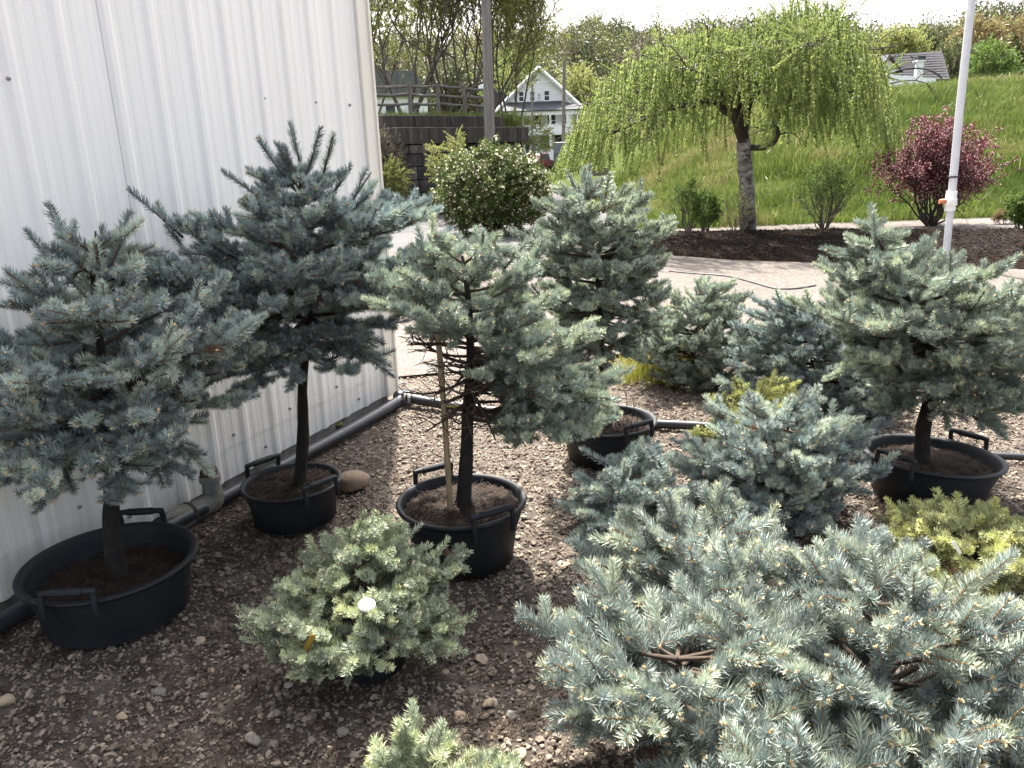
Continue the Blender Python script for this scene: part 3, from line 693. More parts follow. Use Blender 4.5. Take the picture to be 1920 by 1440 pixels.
# ================================================================== SPRUCES
UP = np.array([0, 0, 1.0])
def pxprof(Y, rows):
    """(pixel row, left column, right column) of a crown standing at depth Y -> (z, cx, cy, r) in metres"""
    out = []
    for py, xl, xr in rows:
        a, b = atY(xl, py, Y), atY(xr, py, Y); out.append(((a[2] + b[2]) / 2, (a[0] + b[0]) / 2, Y, (b[0] - a[0]) / 2))
    return sorted(out)
def unit(v): return v / (np.linalg.norm(v) + 1e-9)
def spruce(label, base, prof, mat, seed, nprim=60, protos=None, sl=(.085, .14), gap=.06, rise=(-.12, .9), trunk_r=.03, leaders=(), Yl=None, bare=None, upshoot=.3, inner=.36, name='blue_spruce', group='potted blue spruces', l2max=.24, fat=1.0, trunk_to=None, side_tilt=.16, tpx=None, low_trunk=False, tier=.155):
    rg = np.random.default_rng(seed); protos = protos or SHOOT_HI
    prof = np.array(sorted(prof)); z, cx, cy, r = prof.T
    z0, z1 = z[0], z[-1]
    root = empty(name, (base[0], base[1], base[2]), 0, label, 'spruce', group); O = np.array(base, float)
    # trunk
    if tpx:
        tp = [O] + [atY(x_, y_, base[1]) + rg.normal(0, .005, 3) * (1, 1, 0) for x_, y_ in tpx]
    else:
      tp = [O, O * .5 + np.array([np.interp(z0 + .05, z, cx), np.interp(z0 + .05, z, cy), z0 + .05]) * .5 + rg.normal(0, .008, 3) * (1, 1, 0)]
      for zz in np.linspace(z0 + .05, (z0 + .55 * (z1 - z0) if low_trunk else z1 - .06), 7): tp.append(np.array([np.interp(zz, z, cx), np.interp(zz, z, cy), zz]) + rg.normal(0, .006, 3) * (1, 1, 0))
    tp = smooth_path(tp, 4); tr = np.interp(np.linspace(0, 1, len(tp)), [0, .05, .3, 1], [trunk_r * 1.25, trunk_r, trunk_r * .8, .006])
    tr = tr * (1 + rg.normal(0, .05, len(tp)))
    MB().tube(tp - O, tr, 10).build('trunk', M['spruce_bark'], root, smooth=True, fix=False)
    tz = tp[:, 2]
    def axis_at(h): return np.array([np.interp(h, tz, tp[:, 0]), np.interp(h, tz, tp[:, 1]), h])
    # distribute branch ends by shell area
    zz = np.linspace(z0, z1, 200); rr = np.interp(zz, z, r); dA = rr + .35 * np.abs(np.gradient(rr, zz)) * rr + .03
    cdf = np.cumsum(dA); cdf /= cdf[-1]
    tw = MB(); S = []      # shoots: pos, dir, len, age
    def add_shoot(p, d, ln, age): S.append((p, unit(d), ln, age))
    def run(p, d, L2, age_end, curve=.25, fork=.75):
        """a chain of shoots from p along d; ends in a small fork"""
        k = max(1, int(round(L2 / rg.uniform(*sl)))); ln = L2 / k
        pts = [p]
        for i in range(k):
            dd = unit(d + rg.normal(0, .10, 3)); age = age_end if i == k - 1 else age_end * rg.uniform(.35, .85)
            add_shoot(p, dd, ln * 1.06, age)
            if i == k - 1 or rg.random() < .5:
                for sgn in (-1, 1):
                    if rg.random() < fork:
                        sd_ = unit(np.cross(dd, UP) + 1e-6); d2 = unit(dd * .75 + sd_ * sgn * rg.uniform(.5, .9) + UP * rg.normal(.08, .2))
                        add_shoot(p + dd * ln * rg.uniform(.0, .35), d2, ln * rg.uniform(.55, .9), age_end * rg.uniform(.8, 1))
            p = p + dd * ln; d = unit(d + UP * curve * rg.uniform(0, .5)); pts.append(p)
        return pts
    for i in range(nprim):
        u = (i + rg.uniform(.2, .8)) / nprim; he = np.interp(u, cdf, zz); relh = (he - z0) / (z1 - z0 + 1e-6)
        a = i * 2.39996 + rg.normal(0, .25)
        if tier and relh < .8:
            nt_ = max(2, round((z1 - z0) / tier)); hq = z0 + (math.floor(relh * nt_) + .5) / nt_ * (z1 - z0) + rg.normal(0, .014); he = he * .12 + hq * .88
        R_ = np.interp(he, z, r) * rg.uniform(.62, 1.06) * (1 + .12 * math.sin(3 * a + seed) + .08 * math.sin(5 * a + he * 21))
        cxy = np.array([np.interp(he, z, cx), np.interp(he, z, cy), he]); od = np.array([math.cos(a), math.sin(a), 0])
        end = cxy + od * R_; fr_ = rise[0] + (rise[1] - rise[0]) * relh ** 1.2
        hs = np.clip(he - fr_ * R_ - .02, z0 - .02, z1 - .08) if fr_ > 0 else np.clip(he - fr_ * R_, z0, z1 - .1)
        hs = min(hs + rg.uniform(0, .14), z1 - .08); st = axis_at(hs); ctrl = st * .45 + end * .55 + UP * (-.10 * R_ if fr_ > 0 else .06 * R_) + rg.normal(0, .02, 3)
        ts = np.linspace(0, 1, 9)[:, None]; path = (1 - ts) ** 2 * st + 2 * ts * (1 - ts) * ctrl + ts ** 2 * end
        seg = np.linalg.norm(np.diff(path, axis=0), axis=1); Ltot = seg.sum() + 1e-6; cum = np.concatenate([[0], np.cumsum(seg)]) / Ltot
        def pt(s): return np.array([np.interp(s, cum, path[:, q]) for q in range(3)])
        isbare = bare is not None and bare(end)
        tw.tube(path - O, np.linspace(.004 + .0065 * min(1, Ltot / .5), .0026, 9), 5, cap=False)
        # shoots of the branch axis
        s = max(.25, inner); step = .09 / Ltot
        while s < .985 and not isbare:
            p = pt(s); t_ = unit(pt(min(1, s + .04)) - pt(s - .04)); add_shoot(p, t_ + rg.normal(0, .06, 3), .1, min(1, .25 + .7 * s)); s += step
        t_end = unit(path[-1] - path[-2])
        if not isbare: run(end - t_end * .03, unit(t_end + UP * .1), rg.uniform(*sl), 1.0, fork=.95)
        # side branches
        s = inner * rg.uniform(.9, 1.1); sgn = 1; g_ = gap / Ltot
        while s < .97:
            p = pt(s); t_ = unit(pt(min(1, s + .05)) - pt(s - .05)); sd_ = unit(np.cross(t_, UP)); an = rg.uniform(.75, 1.15)
            d = unit(t_ * math.cos(an) + sd_ * sgn * math.sin(an) + UP * rg.normal(.10, side_tilt))
            L2 = float(np.clip((1 - s) * Ltot * .75 + .05, .05, l2max)) * rg.uniform(.7, 1.1)
            if isbare:
                q = p + d * L2 * .5; e = p + d * L2 * rg.uniform(.8, 1.3) + rg.normal(0, .02, 3); tw.tube(np.array([p, q + rg.normal(0, .008, 3), e]) - O, [.003, .0022, .0014], 3, cap=False)
                for _ in range(2):
                    e2 = q + unit(d + rg.normal(0, .6, 3)) * L2 * .5; tw.tube(np.array([q, e2]) - O, [.002, .0012], 3, cap=False)
            else:
                pts = run(p, d, L2, rg.uniform(.75, 1)); tw.tube(np.array(pts) - O, np.linspace(.0032, .0016, len(pts)), 3, cap=False)
                if rg.random() < upshoot:
                    add_shoot(p, unit(UP * rg.uniform(.5, 1.3) + t_ * .8 + sd_ * rg.normal(0, .4)), rg.uniform(*sl) * .9, rg.uniform(.7, 1))
            sgn = -sgn; s += g_ * rg.uniform(.7, 1.3)
    for b_, e_ in leaders:                      # long upright leaders (pixel from, pixel to)
        p = atY(*b_, Yl) + np.array([0, rg.normal(0, .05), 0]); q = atY(*e_, Yl); q[1] = p[1] + rg.normal(0, .04); d = q - p; L2 = np.linalg.norm(d); d /= L2
        k = max(1, int(round(L2 / .13))); ln = L2 / k; pts = [p]
        for i in range(k):
            dd = unit(d + rg.normal(0, .05, 3)); add_shoot(p, dd, ln * 1.03, 1.0); p = p + dd * ln; pts.append(p)
        tw.tube(np.array(pts) - O, np.linspace(.006, .003, len(pts)), 5)
    tw.build('branches', M['twig'], root, smooth=True, fix=False)
    P = np.array([s_[0] for s_ in S]) - O; D = np.array([s_[1] for s_ in S]); Ln = np.array([s_[2] for s_ in S]); Ag = np.array([s_[3] for s_ in S])
    n = len(P); upv = np.tile(UP, (n, 1)) + rg.normal(0, .35, (n, 3)); E_ = frames_to_euler(D, upv)
    wdt = fat * .145 * rg.uniform(.85, 1.15, n)
    sc = np.stack([wdt, wdt, Ln * 1.0 / 1.0], 1)
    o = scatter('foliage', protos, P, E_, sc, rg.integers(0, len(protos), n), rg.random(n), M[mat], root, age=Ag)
    return root, n

cnt = 0
G1 = 'spruces grafted on bare trunks'
# A, by the wall on the left
soilA = (atY(222, 1075, pA[1])[0], pA[1], .232 - .09)
spruce('blue spruce on a bare trunk in the biggest tub, brown leaders against the white wall', soilA, pxprof(2.60, [(440, 165, 225), (490, 80, 280), (560, 10, 370), (640, -50, 440), (720, -70, 455), (780, -60, 440), (830, -40, 425), (870, 0, 360), (900, 90, 250)]), 'spruce_blue', 101, nprim=74, tpx=[(214,1000),(207,920),(195,760),(182,600),(176,480)], trunk_r=.036,
       leaders=[((175, 560), (80, 385)), ((170, 600), (35, 440)), ((180, 520), (198, 430)), ((190, 560), (255, 455)), ((175, 640), (90, 470)), ((210, 560), (215, 450))], Yl=2.62, group=G1, rise=(-.15, .75), upshoot=.22)
# B, behind it
soilB = (atY(563, 925, pB[1])[0], pB[1], .20 - .03)
spruce('tall dark blue spruce with spiky top in the tub by the brown boulder', soilB, pxprof(3.36, [(300, 535, 585), (340, 470, 650), (380, 420, 700), (400, 380, 800), (440, 300, 825), (475, 262, 800), (510, 290, 770), (560, 330, 745), (620, 350, 735), (670, 400, 725), (710, 500, 650)]), 'spruce_deep', 102, nprim=84, tpx=[(566,820),(570,705),(578,600),(572,480),(562,330)], trunk_r=.030,
       leaders=[((560, 360), (530, 232)), ((555, 360), (492, 262)), ((575, 340), (604, 242)), ((600, 360), (634, 256)), ((620, 370), (655, 312)), ((510, 380), (430, 322)), ((650, 400), (695, 322)), ((345, 445), (258, 360)), ((340, 460), (300, 380)), ((560, 330), (585, 290)), ((540, 340), (515, 275))], Yl=3.42, group=G1, rise=(-.12, .75), upshoot=.2)
# C, centre
soilC = (atY(868, 945, pC[1])[0], pC[1], .275 - .04)
def bareC(P):
    x, y = proj(P); return (x < 870 and y > 615) or (x < 960 and y > 650) or (y > 740 and x < 985)
spruce('lopsided blue spruce tied to a bamboo stake, bare dead twigs under one side', soilC, pxprof(2.93, [(455, 810, 920), (490, 760, 975), (530, 715, 990), (580, 700, 1020), (620, 715, 1080), (670, 745, 1120), (720, 780, 1145), (770, 800, 1140), (805, 860, 1120)]), 'spruce_grey', 103, nprim=84, tpx=[(872,860),(880,770),(884,680),(876,560),(868,480)], trunk_r=.033,
       leaders=[((815, 520), (812, 408)), ((900, 500), (905, 440)), ((945, 500), (985, 452))], Yl=2.98, group=G1, rise=(-.05, .7), bare=bareC, upshoot=.35)
# D, behind
soilD = (atY(1138, 820, pD[1])[0], pD[1], .22 - .05)
spruce('dense grey-green spruce on a trunk between the flowering shrub and the yard pipe', soilD, pxprof(4.05, [(340, 1085, 1115), (370, 1030, 1180), (400, 985, 1235), (440, 975, 1255), (490, 985, 1265), (540, 1000, 1255), (590, 1010, 1230), (640, 1030, 1215), (690, 1070, 1190)]), 'spruce_grey', 104, nprim=80, tpx=[(1134,760),(1128,690),(1120,560),(1102,390)], protos=SHOOT_LO, trunk_r=.03,
       leaders=[((1090, 400), (1065, 322)), ((1130, 400), (1140, 325)), ((1200, 400), (1215, 345))], Yl=4.05, group=G1, rise=(-.1, .7), upshoot=.35, sl=(.08, .11))
# K, right
soilK = (atY(1728, 872, pK[1])[0], pK[1], .215 - .05)
spruce('pale grey-green spruce with flat spreading crown on a thick bare trunk in the tilted tub', soilK, pxprof(3.42, [(415, 1628, 1655), (450, 1605, 1680), (490, 1560, 1760), (530, 1530, 1890), (570, 1510, 1950), (620, 1545, 1985), (670, 1580, 1960), (720, 1610, 1930), (760, 1660, 1890), (785, 1710, 1850)]), 'spruce_grey', 105, nprim=96, tpx=[(1733,800),(1748,730),(1742,660),(1700,560),(1645,450)], trunk_r=.040,
       leaders=[((1640, 470), (1638, 402)), ((1750, 530), (1745, 470)), ((1855, 560), (1850, 495))], Yl=3.42, group=G1, rise=(-.1, .6), upshoot=.4)

G2 = 'low spruces growing from the ground'
low = dict(group=G2, name='dwarf_blue_spruce', low_trunk=True, tier=0, trunk_r=.022, rise=(.15, .9), upshoot=.55, side_tilt=.25)
def wprof(c, rows): return [(zz, c[0] + dx, c[1] + dy, rr) for zz, rr, dx, dy in rows]
# F: in front of the driveway, over the golden grass
spruce('low spruce behind a tuft of golden grass at the driveway edge', (1.30, 5.35, 0), pxprof(5.35, [(530, 1335, 1365), (555, 1280, 1390), (585, 1225, 1405), (630, 1195, 1410), (675, 1195, 1405), (712, 1220, 1380)]), 'spruce_grey', 111, nprim=66, protos=SHOOT_LO, **low)
# G: dark one behind I
spruce('dark blue low spruce with drooping skirt beyond the yellowish dwarf spruce', (1.86, 4.55, 0), pxprof(4.55, [(565, 1440, 1480), (595, 1415, 1545), (635, 1390, 1620), (690, 1390, 1670), (740, 1410, 1695), (785, 1460, 1680)]), 'spruce_deep', 112, nprim=84, protos=SHOOT_LO, **dict(low, rise=(-.1, .6), upshoot=.3))
# H: yellowish
spruce('small yellow-green spruce half hidden by a bluer dwarf spruce', (1.22, 3.95, 0), pxprof(3.95, [(725, 1440, 1475), (745, 1380, 1500), (775, 1330, 1500), (815, 1310, 1490), (850, 1340, 1460)]), 'spruce_olive', 113, nprim=34, protos=SHOOT_LO, **low)
# I
pot_small = dict(handle=False)
pot('plant_pot', (1.12, 3.22), .15, .115, .16, .03, 0, 'small black nursery pot almost covered by a wide dwarf spruce', 'small black nursery pots', handle=False)
spruce('wide dwarf blue spruce with golden buds beside the tilted tub', (1.12, 3.22, .13), pxprof(3.22, [(755, 1440, 1490), (785, 1370, 1570), (830, 1300, 1620), (875, 1265, 1625), (920, 1270, 1600), (965, 1320, 1550), (990, 1370, 1520)]), 'spruce_blue', 114, nprim=66, **dict(low, rise=(-.05, .8)),
       leaders=[((1440, 820), (1345, 775)), ((1530, 800), (1605, 780)), ((1560, 830), (1640, 800)), ((1470, 800), (1490, 745))], Yl=3.22)
# J
spruce('small blue spruce spreading between the staked tub and the wide dwarf spruce', (.47, 3.12, 0), pxprof(3.12, [(865, 1190, 1240), (890, 1120, 1280), (915, 1085, 1285), (945, 1070, 1270), (980, 1080, 1240), (1010, 1110, 1220)]), 'spruce_blue', 115, nprim=36, **dict(low, rise=(-.1, .7)),
       leaders=[((1180, 910), (1100, 860)), ((1245, 880), (1205, 815))], Yl=3.12)
# L
spruce('yellow-green dwarf spruce in front of the tilted tub', (1.72, 2.60, 0), wprof((1.72, 2.60), [(.05, .22, 0, 0), (.10, .34, 0, 0), (.16, .36, 0, 0), (.21, .26, 0, 0), (.25, .08, 0, 0)]), 'spruce_gold', 116, nprim=54, protos=SHOOT_STUB, sl=(.06, .085), **dict(low, rise=(.1, .7)))
# M1, M2, M3, M4: foreground group
big = dict(low, protos=SHOOT_BUD, tier=.13, upshoot=.45, sl=(.10, .155), gap=.085, fat=1.12, inner=.36, side_tilt=.2)
spruce('silvery dwarf spruce, farthest of the crowded foreground clump', (.60, 2.28, 0), wprof((.60, 2.28), [(.10, .22, 0, 0), (.22, .36, 0, 0), (.31, .36, 0, 0), (.38, .26, 0, 0), (.44, .08, 0, .02)]), 'spruce_silver', 117, nprim=36, **big)
spruce('open silvery spruce with bare stems showing in its middle, over bright gravel', (.40, 1.78, 0), wprof((.42, 1.76), [(.10, .20, 0, 0), (.22, .34, -.02, 0), (.33, .35, 0, 0), (.40, .26, 0, .03)]), 'spruce_silver', 118, nprim=38, **dict(big, rise=(.1, .5)))
spruce('biggest silvery spruce of the foreground clump with long blue shoots', (.92, 1.74, 0), wprof((.95, 1.74), [(.10, .25, 0, 0), (.24, .44, 0, 0), (.36, .46, 0, 0), (.45, .36, 0, .02), (.51, .16, -.02, .05), (.56, .05, -.02, .08)]), 'spruce_silver', 119, nprim=54, **big)
spruce('silvery spruce at the lower edge of the foreground clump', (.62, 1.30, 0), wprof((.62, 1.28), [(.10, .18, 0, 0), (.20, .28, 0, 0), (.30, .24, 0, 0), (.36, .08, 0, 0)]), 'spruce_silver', 120, nprim=34, **big)
# N
pot('plant_pot', (-.50, 2.22), .14, .11, .15, .03, .3, 'small black nursery pot under the pale mint dwarf spruce', 'small black nursery pots', handle=False)
spruce('pale mint dwarf spruce alone in front of the staked tub', (-.50, 2.22, .12), wprof((-.52, 2.22), [(.10, .18, 0, 0), (.18, .30, 0, 0), (.25, .345, 0, 0), (.31, .30, 0, .02), (.37, .17, .03, .05), (.44, .09, .06, .06), (.50, .03, .06, .06)]), 'spruce_pale', 121, nprim=60, protos=SHOOT_STUB, sl=(.05, .075), gap=.042, fat=.9, l2max=.18, **dict(low, rise=(.0, .9), upshoot=.5))
# O
spruce('pale spruce tips rising at the near edge of the gravel', (-.27, 1.47, 0), wprof((-.27, 1.47), [(.04, .16, 0, 0), (.08, .28, 0, 0), (.13, .26, .03, 0), (.20, .12, -.04, .02)]), 'spruce_pale', 122, nprim=28, protos=SHOOT_HI, sl=(.07, .1), **dict(low, rise=(.1, .9)))

# ================================================================== BROAD-LEAVED PLANTS
def branchy(mb, start, d, length, rad, levels, rg, tips, spread=.7, upb=.15, kids=3, sag=0.0, seglen=5):
    """one limb with children; collects twig points (position, direction) in tips"""
    k = seglen; pts = [np.array(start, float)]; d = unit(np.array(d, float)); st = length / k
    for i in range(k):
        d = unit(d + rg.normal(0, .13, 3) + UP * (upb - sag * i / k) * .3); pts.append(pts[-1] + d * st)
    mb.tube(pts, np.linspace(rad, rad * .45, k + 1), 6 if rad > .03 else 4, cap=False)
    if levels == 0:
        for i in range(1, k + 1): tips.append((pts[i], unit(pts[i] - pts[i - 1])))
        return
    for c in range(kids):
        i = rg.integers(max(1, k // 3), k + 1) if c < kids - 1 else k
        t = unit(pts[i] - pts[i - 1]); o = unit(np.cross(t, rg.normal(0, 1, 3))); branchy(mb, pts[i], unit(t + o * rg.uniform(.5, 1.2) * spread), length * rg.uniform(.5, .72), rad * (.55 if i < k else .45), levels - 1, rg, tips, spread, upb, kids, sag, seglen)
    if levels <= 1:
        for i in range(k // 2, k + 1): tips.append((pts[i], unit(pts[i] - pts[i - 1])))
def leaves(name, tips, O, protos, mat, rg, per, jit, size, parent, dirb=UP * .2, spread=.8):
    T = np.array([t[0] for t in tips]); D = np.array([t[1] for t in tips]); idx = rg.integers(0, len(T), int(len(T) * per)) if per < 1 else np.concatenate([np.arange(len(T)), rg.integers(0, len(T), int(len(T) * (per - 1)))])
    P = T[idx] + rg.normal(0, jit, (len(idx), 3)) - O; d = D[idx] + rg.normal(0, spread, (len(idx), 3)) + dirb; n = len(P)
    return scatter(name, protos, P, frames_to_euler(d, rg.normal(0, 1, (n, 3))), rg.uniform(*size, n), rg.integers(0, len(protos), n), np.clip(rg.normal(.5, .25, n), 0, 1), mat, parent)
SPRIG = [make_sprig(40 + s, 16, .26, .15, 0.95) for s in range(3)]
SPRIG_FINE = [make_sprig(50 + s, 22, .16, .10, 0.9, stem=.012) for s in range(3)]
STRAND = [make_sprig(60 + s, 78, .066, .046, 1.05, stem=.006) for s in range(4)]
SPRIG_FLOWER = [make_sprig(70 + s, 15, .30, .18, 1.0, flower=[3, 0, 2, 1][s], fsize=.16) for s in range(4)]
SPRIG_CHERRY = [make_sprig(80 + s, 20, .22, .10, .8, flower=[4, 2, 0][s], fsize=.13) for s in range(3)]

# ---- weeping birch
M['birch_bark'] = simple('birch_bark', [(0.38, (0.035, 0.03, 0.027)), (0.5, (0.17, 0.16, 0.15)), (0.68, (0.36, 0.345, 0.33))], scale=7, rough=0.9, bumps=.7, stretch=(1, 1, 1.6))
def birch():
    rg = np.random.default_rng(5); Yb = 14.78; O = gnd(1403, 437); O[2] = .08
    root = empty('weeping_birch', O, 0, 'weeping birch with grey scarred trunk and trailing yellow-green strands in the mulch bed', 'tree')
    tk = [O - (0, 0, .1)] + [atY(x, y, Yb) for x, y in ((1402, 400), (1400, 350), (1396, 300), (1393, 262))]
    MB().tube(smooth_path(tk, 5) - O, np.interp(np.linspace(0, 1, 21), [0, .12, .5, 1], [.19, .15, .135, .13]) * (1 + rg.normal(0, .03, 21)), 14).build('trunk', M['birch_bark'], root, smooth=True, fix=False)
    limbs = [([(1393, 275), (1378, 222), (1335, 190), (1275, 200), (1215, 218), (1150, 250)], -.7, .085), ([(1393, 268), (1382, 190), (1350, 140), (1300, 125), (1240, 140), (1170, 180)], .7, .08),
             ([(1395, 262), (1405, 180), (1425, 110), (1450, 55)], .1, .09), ([(1397, 277), (1438, 275), (1456, 252), (1450, 205), (1470, 160), (1530, 145), (1595, 175)], -.5, .06),
             ([(1405, 190), (1460, 140), (1540, 105), (1610, 120), (1655, 170)], .8, .065), ([(1396, 210), (1410, 150), (1440, 120), (1480, 110)], -2.0, .06), ([(1394, 220), (1370, 150), (1340, 115), (1310, 110)], 2.2, .06),
             ([(1385, 200), (1340, 165), (1280, 160), (1200, 170), (1120, 210)], -.1, .06), ([(1392, 240), (1360, 170), (1330, 140), (1290, 130)], -1.9, .06), ([(1400, 180), (1470, 90), (1540, 50), (1590, 70)], .2, .06)]
    mb = MB(); tips = []
    for px, dy, r0 in limbs:
        p = [atY(x, y, Yb + dy * (i / (len(px) - 1)) ** .8) for i, (x, y) in enumerate(px)]; p = smooth_path(p, 5) + rg.normal(0, .02, (len(p) * 5 - 4, 3)); L_ = len(p)
        mb.tube(p - O, np.linspace(r0, .018, L_), 7, cap=False)
        for i in range(L_ // 3, L_, 2):
            for _ in range(2):
                a = rg.uniform(0, 6.28); d = np.array([math.cos(a), math.sin(a), rg.uniform(.0, .9)]); branchy(mb, p[i] - O, d, rg.uniform(.35, .9), .016, 1, rg, tips, .8, .1, 3, 1.2, 4)
    mb.build('limbs', M['bark_dark'], root, smooth=True, fix=False)
    # hanging strands: the dome and skirt of the crown
    ox = np.array([1050, 1090, 1140, 1200, 1280, 1340, 1400, 1440, 1500, 1580, 1640, 1670, 1695]); ot = np.array([285, 200, 130, 84, 52, 52, 40, 2, -14, 12, 72, 150, 225])
    ob = np.array([300, 305, 310, 300, 300, 275, 235, 235, 262, 270, 262, 262, 250])
    P = []; Ln = []; D = []
    n = 0
    while n < 2000:
        x = rg.uniform(1050, 1695); dy = rg.uniform(-1, 1); u = (x - 1372) / 325; q = 1 - u * u * .0 - dy * dy
        if q <= 0: continue
        x2 = 1372 + (x - 1372) * (math.sqrt(1 - dy * dy * .9)); Yp = Yb + dy * 2.6
        top = np.interp(x2, ox, ot); bot = np.interp(x2, ox, ob); zt = atY(x, top, Yb)[2]; zb = atY(x, bot, Yb)[2]
        zt = zb + (zt - zb) * (1 - .35 * dy * dy)
        rim = max(abs(u), abs(dy))
        f = rg.random() ** (1.5 if rim > .55 else 3.2)
        z = zt - (zt - zb) * f * .75; ln = rg.uniform(.35, .85); ln = min(ln * rg.uniform(.6, 1.5), max(.25, z - zb + .1 + .45 * max(0, math.sin(x * .037 + 1))))
        clump = math.sin(x * .045 + dy * 5) + math.sin(x * .021 - dy * 7 + z * 3)
        if clump + .9 * math.sin(x * .11 + z * 5.1) < -.25 and rg.random() < .88: continue
        xx = atY(x, (top + bot) / 2, Yb)[0]
        P.append((xx - O[0], Yp - O[1], z - O[2])); Ln.append(ln); D.append((u * .25 + rg.normal(0, .12), dy * .25 + rg.normal(0, .12), -1)); n += 1
    for t, d in tips:
        if rg.random() < .5: P.append(t); Ln.append(rg.uniform(.3, .7)); D.append((rg.normal(0, .25), rg.normal(0, .25), -1))
        if rg.random() < .7 and t[2] > 2.3: P.append(t); Ln.append(rg.uniform(.25, .5)); D.append((rg.normal(0, .5), rg.normal(0, .5), rg.uniform(-.5, 1)))
    P = np.array(P); Ln = np.array(Ln); D = np.array(D); vv = P + O - CAMP; dz_ = vv @ _F; qx = 960 + FOC * (vv @ _R) / dz_; qy = 720 - FOC * (vv @ _U) / dz_
    ok = (qx > 1052) & (qx < 1692) & (qy > np.interp(qx, ox, ot) - 6) & (qy < np.interp(qx, ox, ob) - 12 + 25 * np.sin(qx * .05))
    ok &= ~((qx > 1150) & (qx < 1440) & (qy > 125) & (P[:, 1] < .9) & (rg.random(len(P)) < .82))
    P, Ln, D = P[ok], Ln[ok], D[ok]; n = len(P)
    w_ = np.minimum(.62, Ln) ; sc = np.stack([w_ * 1.05, w_ * 1.05, Ln], 1)
    scatter('foliage', STRAND, P, frames_to_euler(np.array(D), rg.normal(0, 1, (n, 3))), sc, rg.integers(0, 4, n), np.clip(rg.normal(.5, .25, n), 0, 1), M['birch_leaf'], root)
birch()

# ---- bushes with bare stems fanning out and leaves on top
def vase(name, label, cat, base, width, height, mat, protos, seed, nst=14, leaf_from=.55, size=(.10, .18), per=1.6, bark='bark_grey', group=None, flat=.5, levels=1, kids=3, srad=.014):
    rg = np.random.default_rng(seed); O = np.array(base, float); root = empty(name, O, 0, label, cat, group); mb = MB(); tips = []
    for i in range(nst):
        a = i * 2.4 + rg.normal(0, .3); rr = math.sqrt((i + .5) / nst); e = np.array([math.cos(a) * rr * width / 2 * .8, math.sin(a) * rr * width / 2 * .8, height * (1 - .55 * rr ** 2.5) * rg.uniform(.75, .95)])
        b = np.array([math.cos(a) * .05, math.sin(a) * .05, -.05]); c = b * .6 + e * .4 + UP * height * .02 + rg.normal(0, .04, 3); t = np.linspace(0, 1, 7)[:, None]; p = (1 - t) ** 2 * b + 2 * t * (1 - t) * c + t * t * e
        p[1:-1] += rg.normal(0, .02, (5, 3)) * width; mb.tube(p, np.linspace(srad, srad * .4, 7), 5, cap=False)
        for j in range(3, 7):
            for _ in range(2 if j < 6 else 3):
                tt = unit(p[j] - p[j - 1]); tl = []; branchy(mb, p[j], unit(tt + rg.normal(0, .6, 3) + UP * .15), width * rg.uniform(.10, .2), srad * .35, levels, rg, tl, .8, .1, kids, 0, 3)
                tips += [q for q in tl if q[0][2] > height * leaf_from * rg.uniform(.6, 1.1)]
    mb.build('stems', M[bark], root, smooth=True, fix=False)
    leaves('foliage', tips, 0, protos, M[mat], rg, per, .025 * width, size, root)
    return root
def gp(x, y, z=.06): p = gnd(x, y, z); return p
vase('shrub', 'bare-stemmed shrub with leafy flat top beside the birch trunk', 'shrub', gp(1290, 430), .95, .95, 'shrub_leaf', SPRIG, 31, nst=12, leaf_from=.62, size=(.08, .13), per=.6)
vase('shrub', 'small thin shrub with green leaves down to the mulch next to the flat-topped shrub', 'shrub', gp(1322, 432), .6, .62, 'shrub_leaf', SPRIG, 32, nst=8, leaf_from=.2, size=(.09, .14), per=.8)
vase('shrub', 'nearly leafless wispy shrub leaning against the birch trunk', 'shrub', gp(1382, 447), .85, .85, 'spring_leaf', SPRIG_FINE, 33, nst=9, leaf_from=.4, size=(.07, .12), per=.22, srad=.010)
vase('shrub', 'rounded shrub on many grey stems between the birch and the maroon shrub', 'shrub', gp(1545, 426), 1.3, 1.05, 'shrub_leaf', SPRIG, 34, nst=20, leaf_from=.66, size=(.08, .13), per=.55)
vase('purple_shrub', 'maroon-leaved shrub dotted with pale pink blossom behind the white pipe pole', 'shrub', gp(1745, 420), 2.15, 1.78, 'cherry_leaf', SPRIG_CHERRY, 35, nst=24, leaf_from=.34, size=(.11, .19), per=1.15, bark='bark_dark', srad=.022)
vase('shrub', 'small green shrub at the end of the mulch bed by the path', 'shrub', gp(1915, 432), .55, .55, 'shrub_leaf', SPRIG, 36, nst=9, leaf_from=.1, size=(.10, .15), per=1.6)
vase('shrub', 'tiny reddish sprout in the mulch bed near the path', 'shrub', gp(1880, 416), .32, .16, 'rust_leaf', SPRIG_FINE, 37, nst=6, leaf_from=.1, size=(.07, .1), per=1.0, srad=.006)

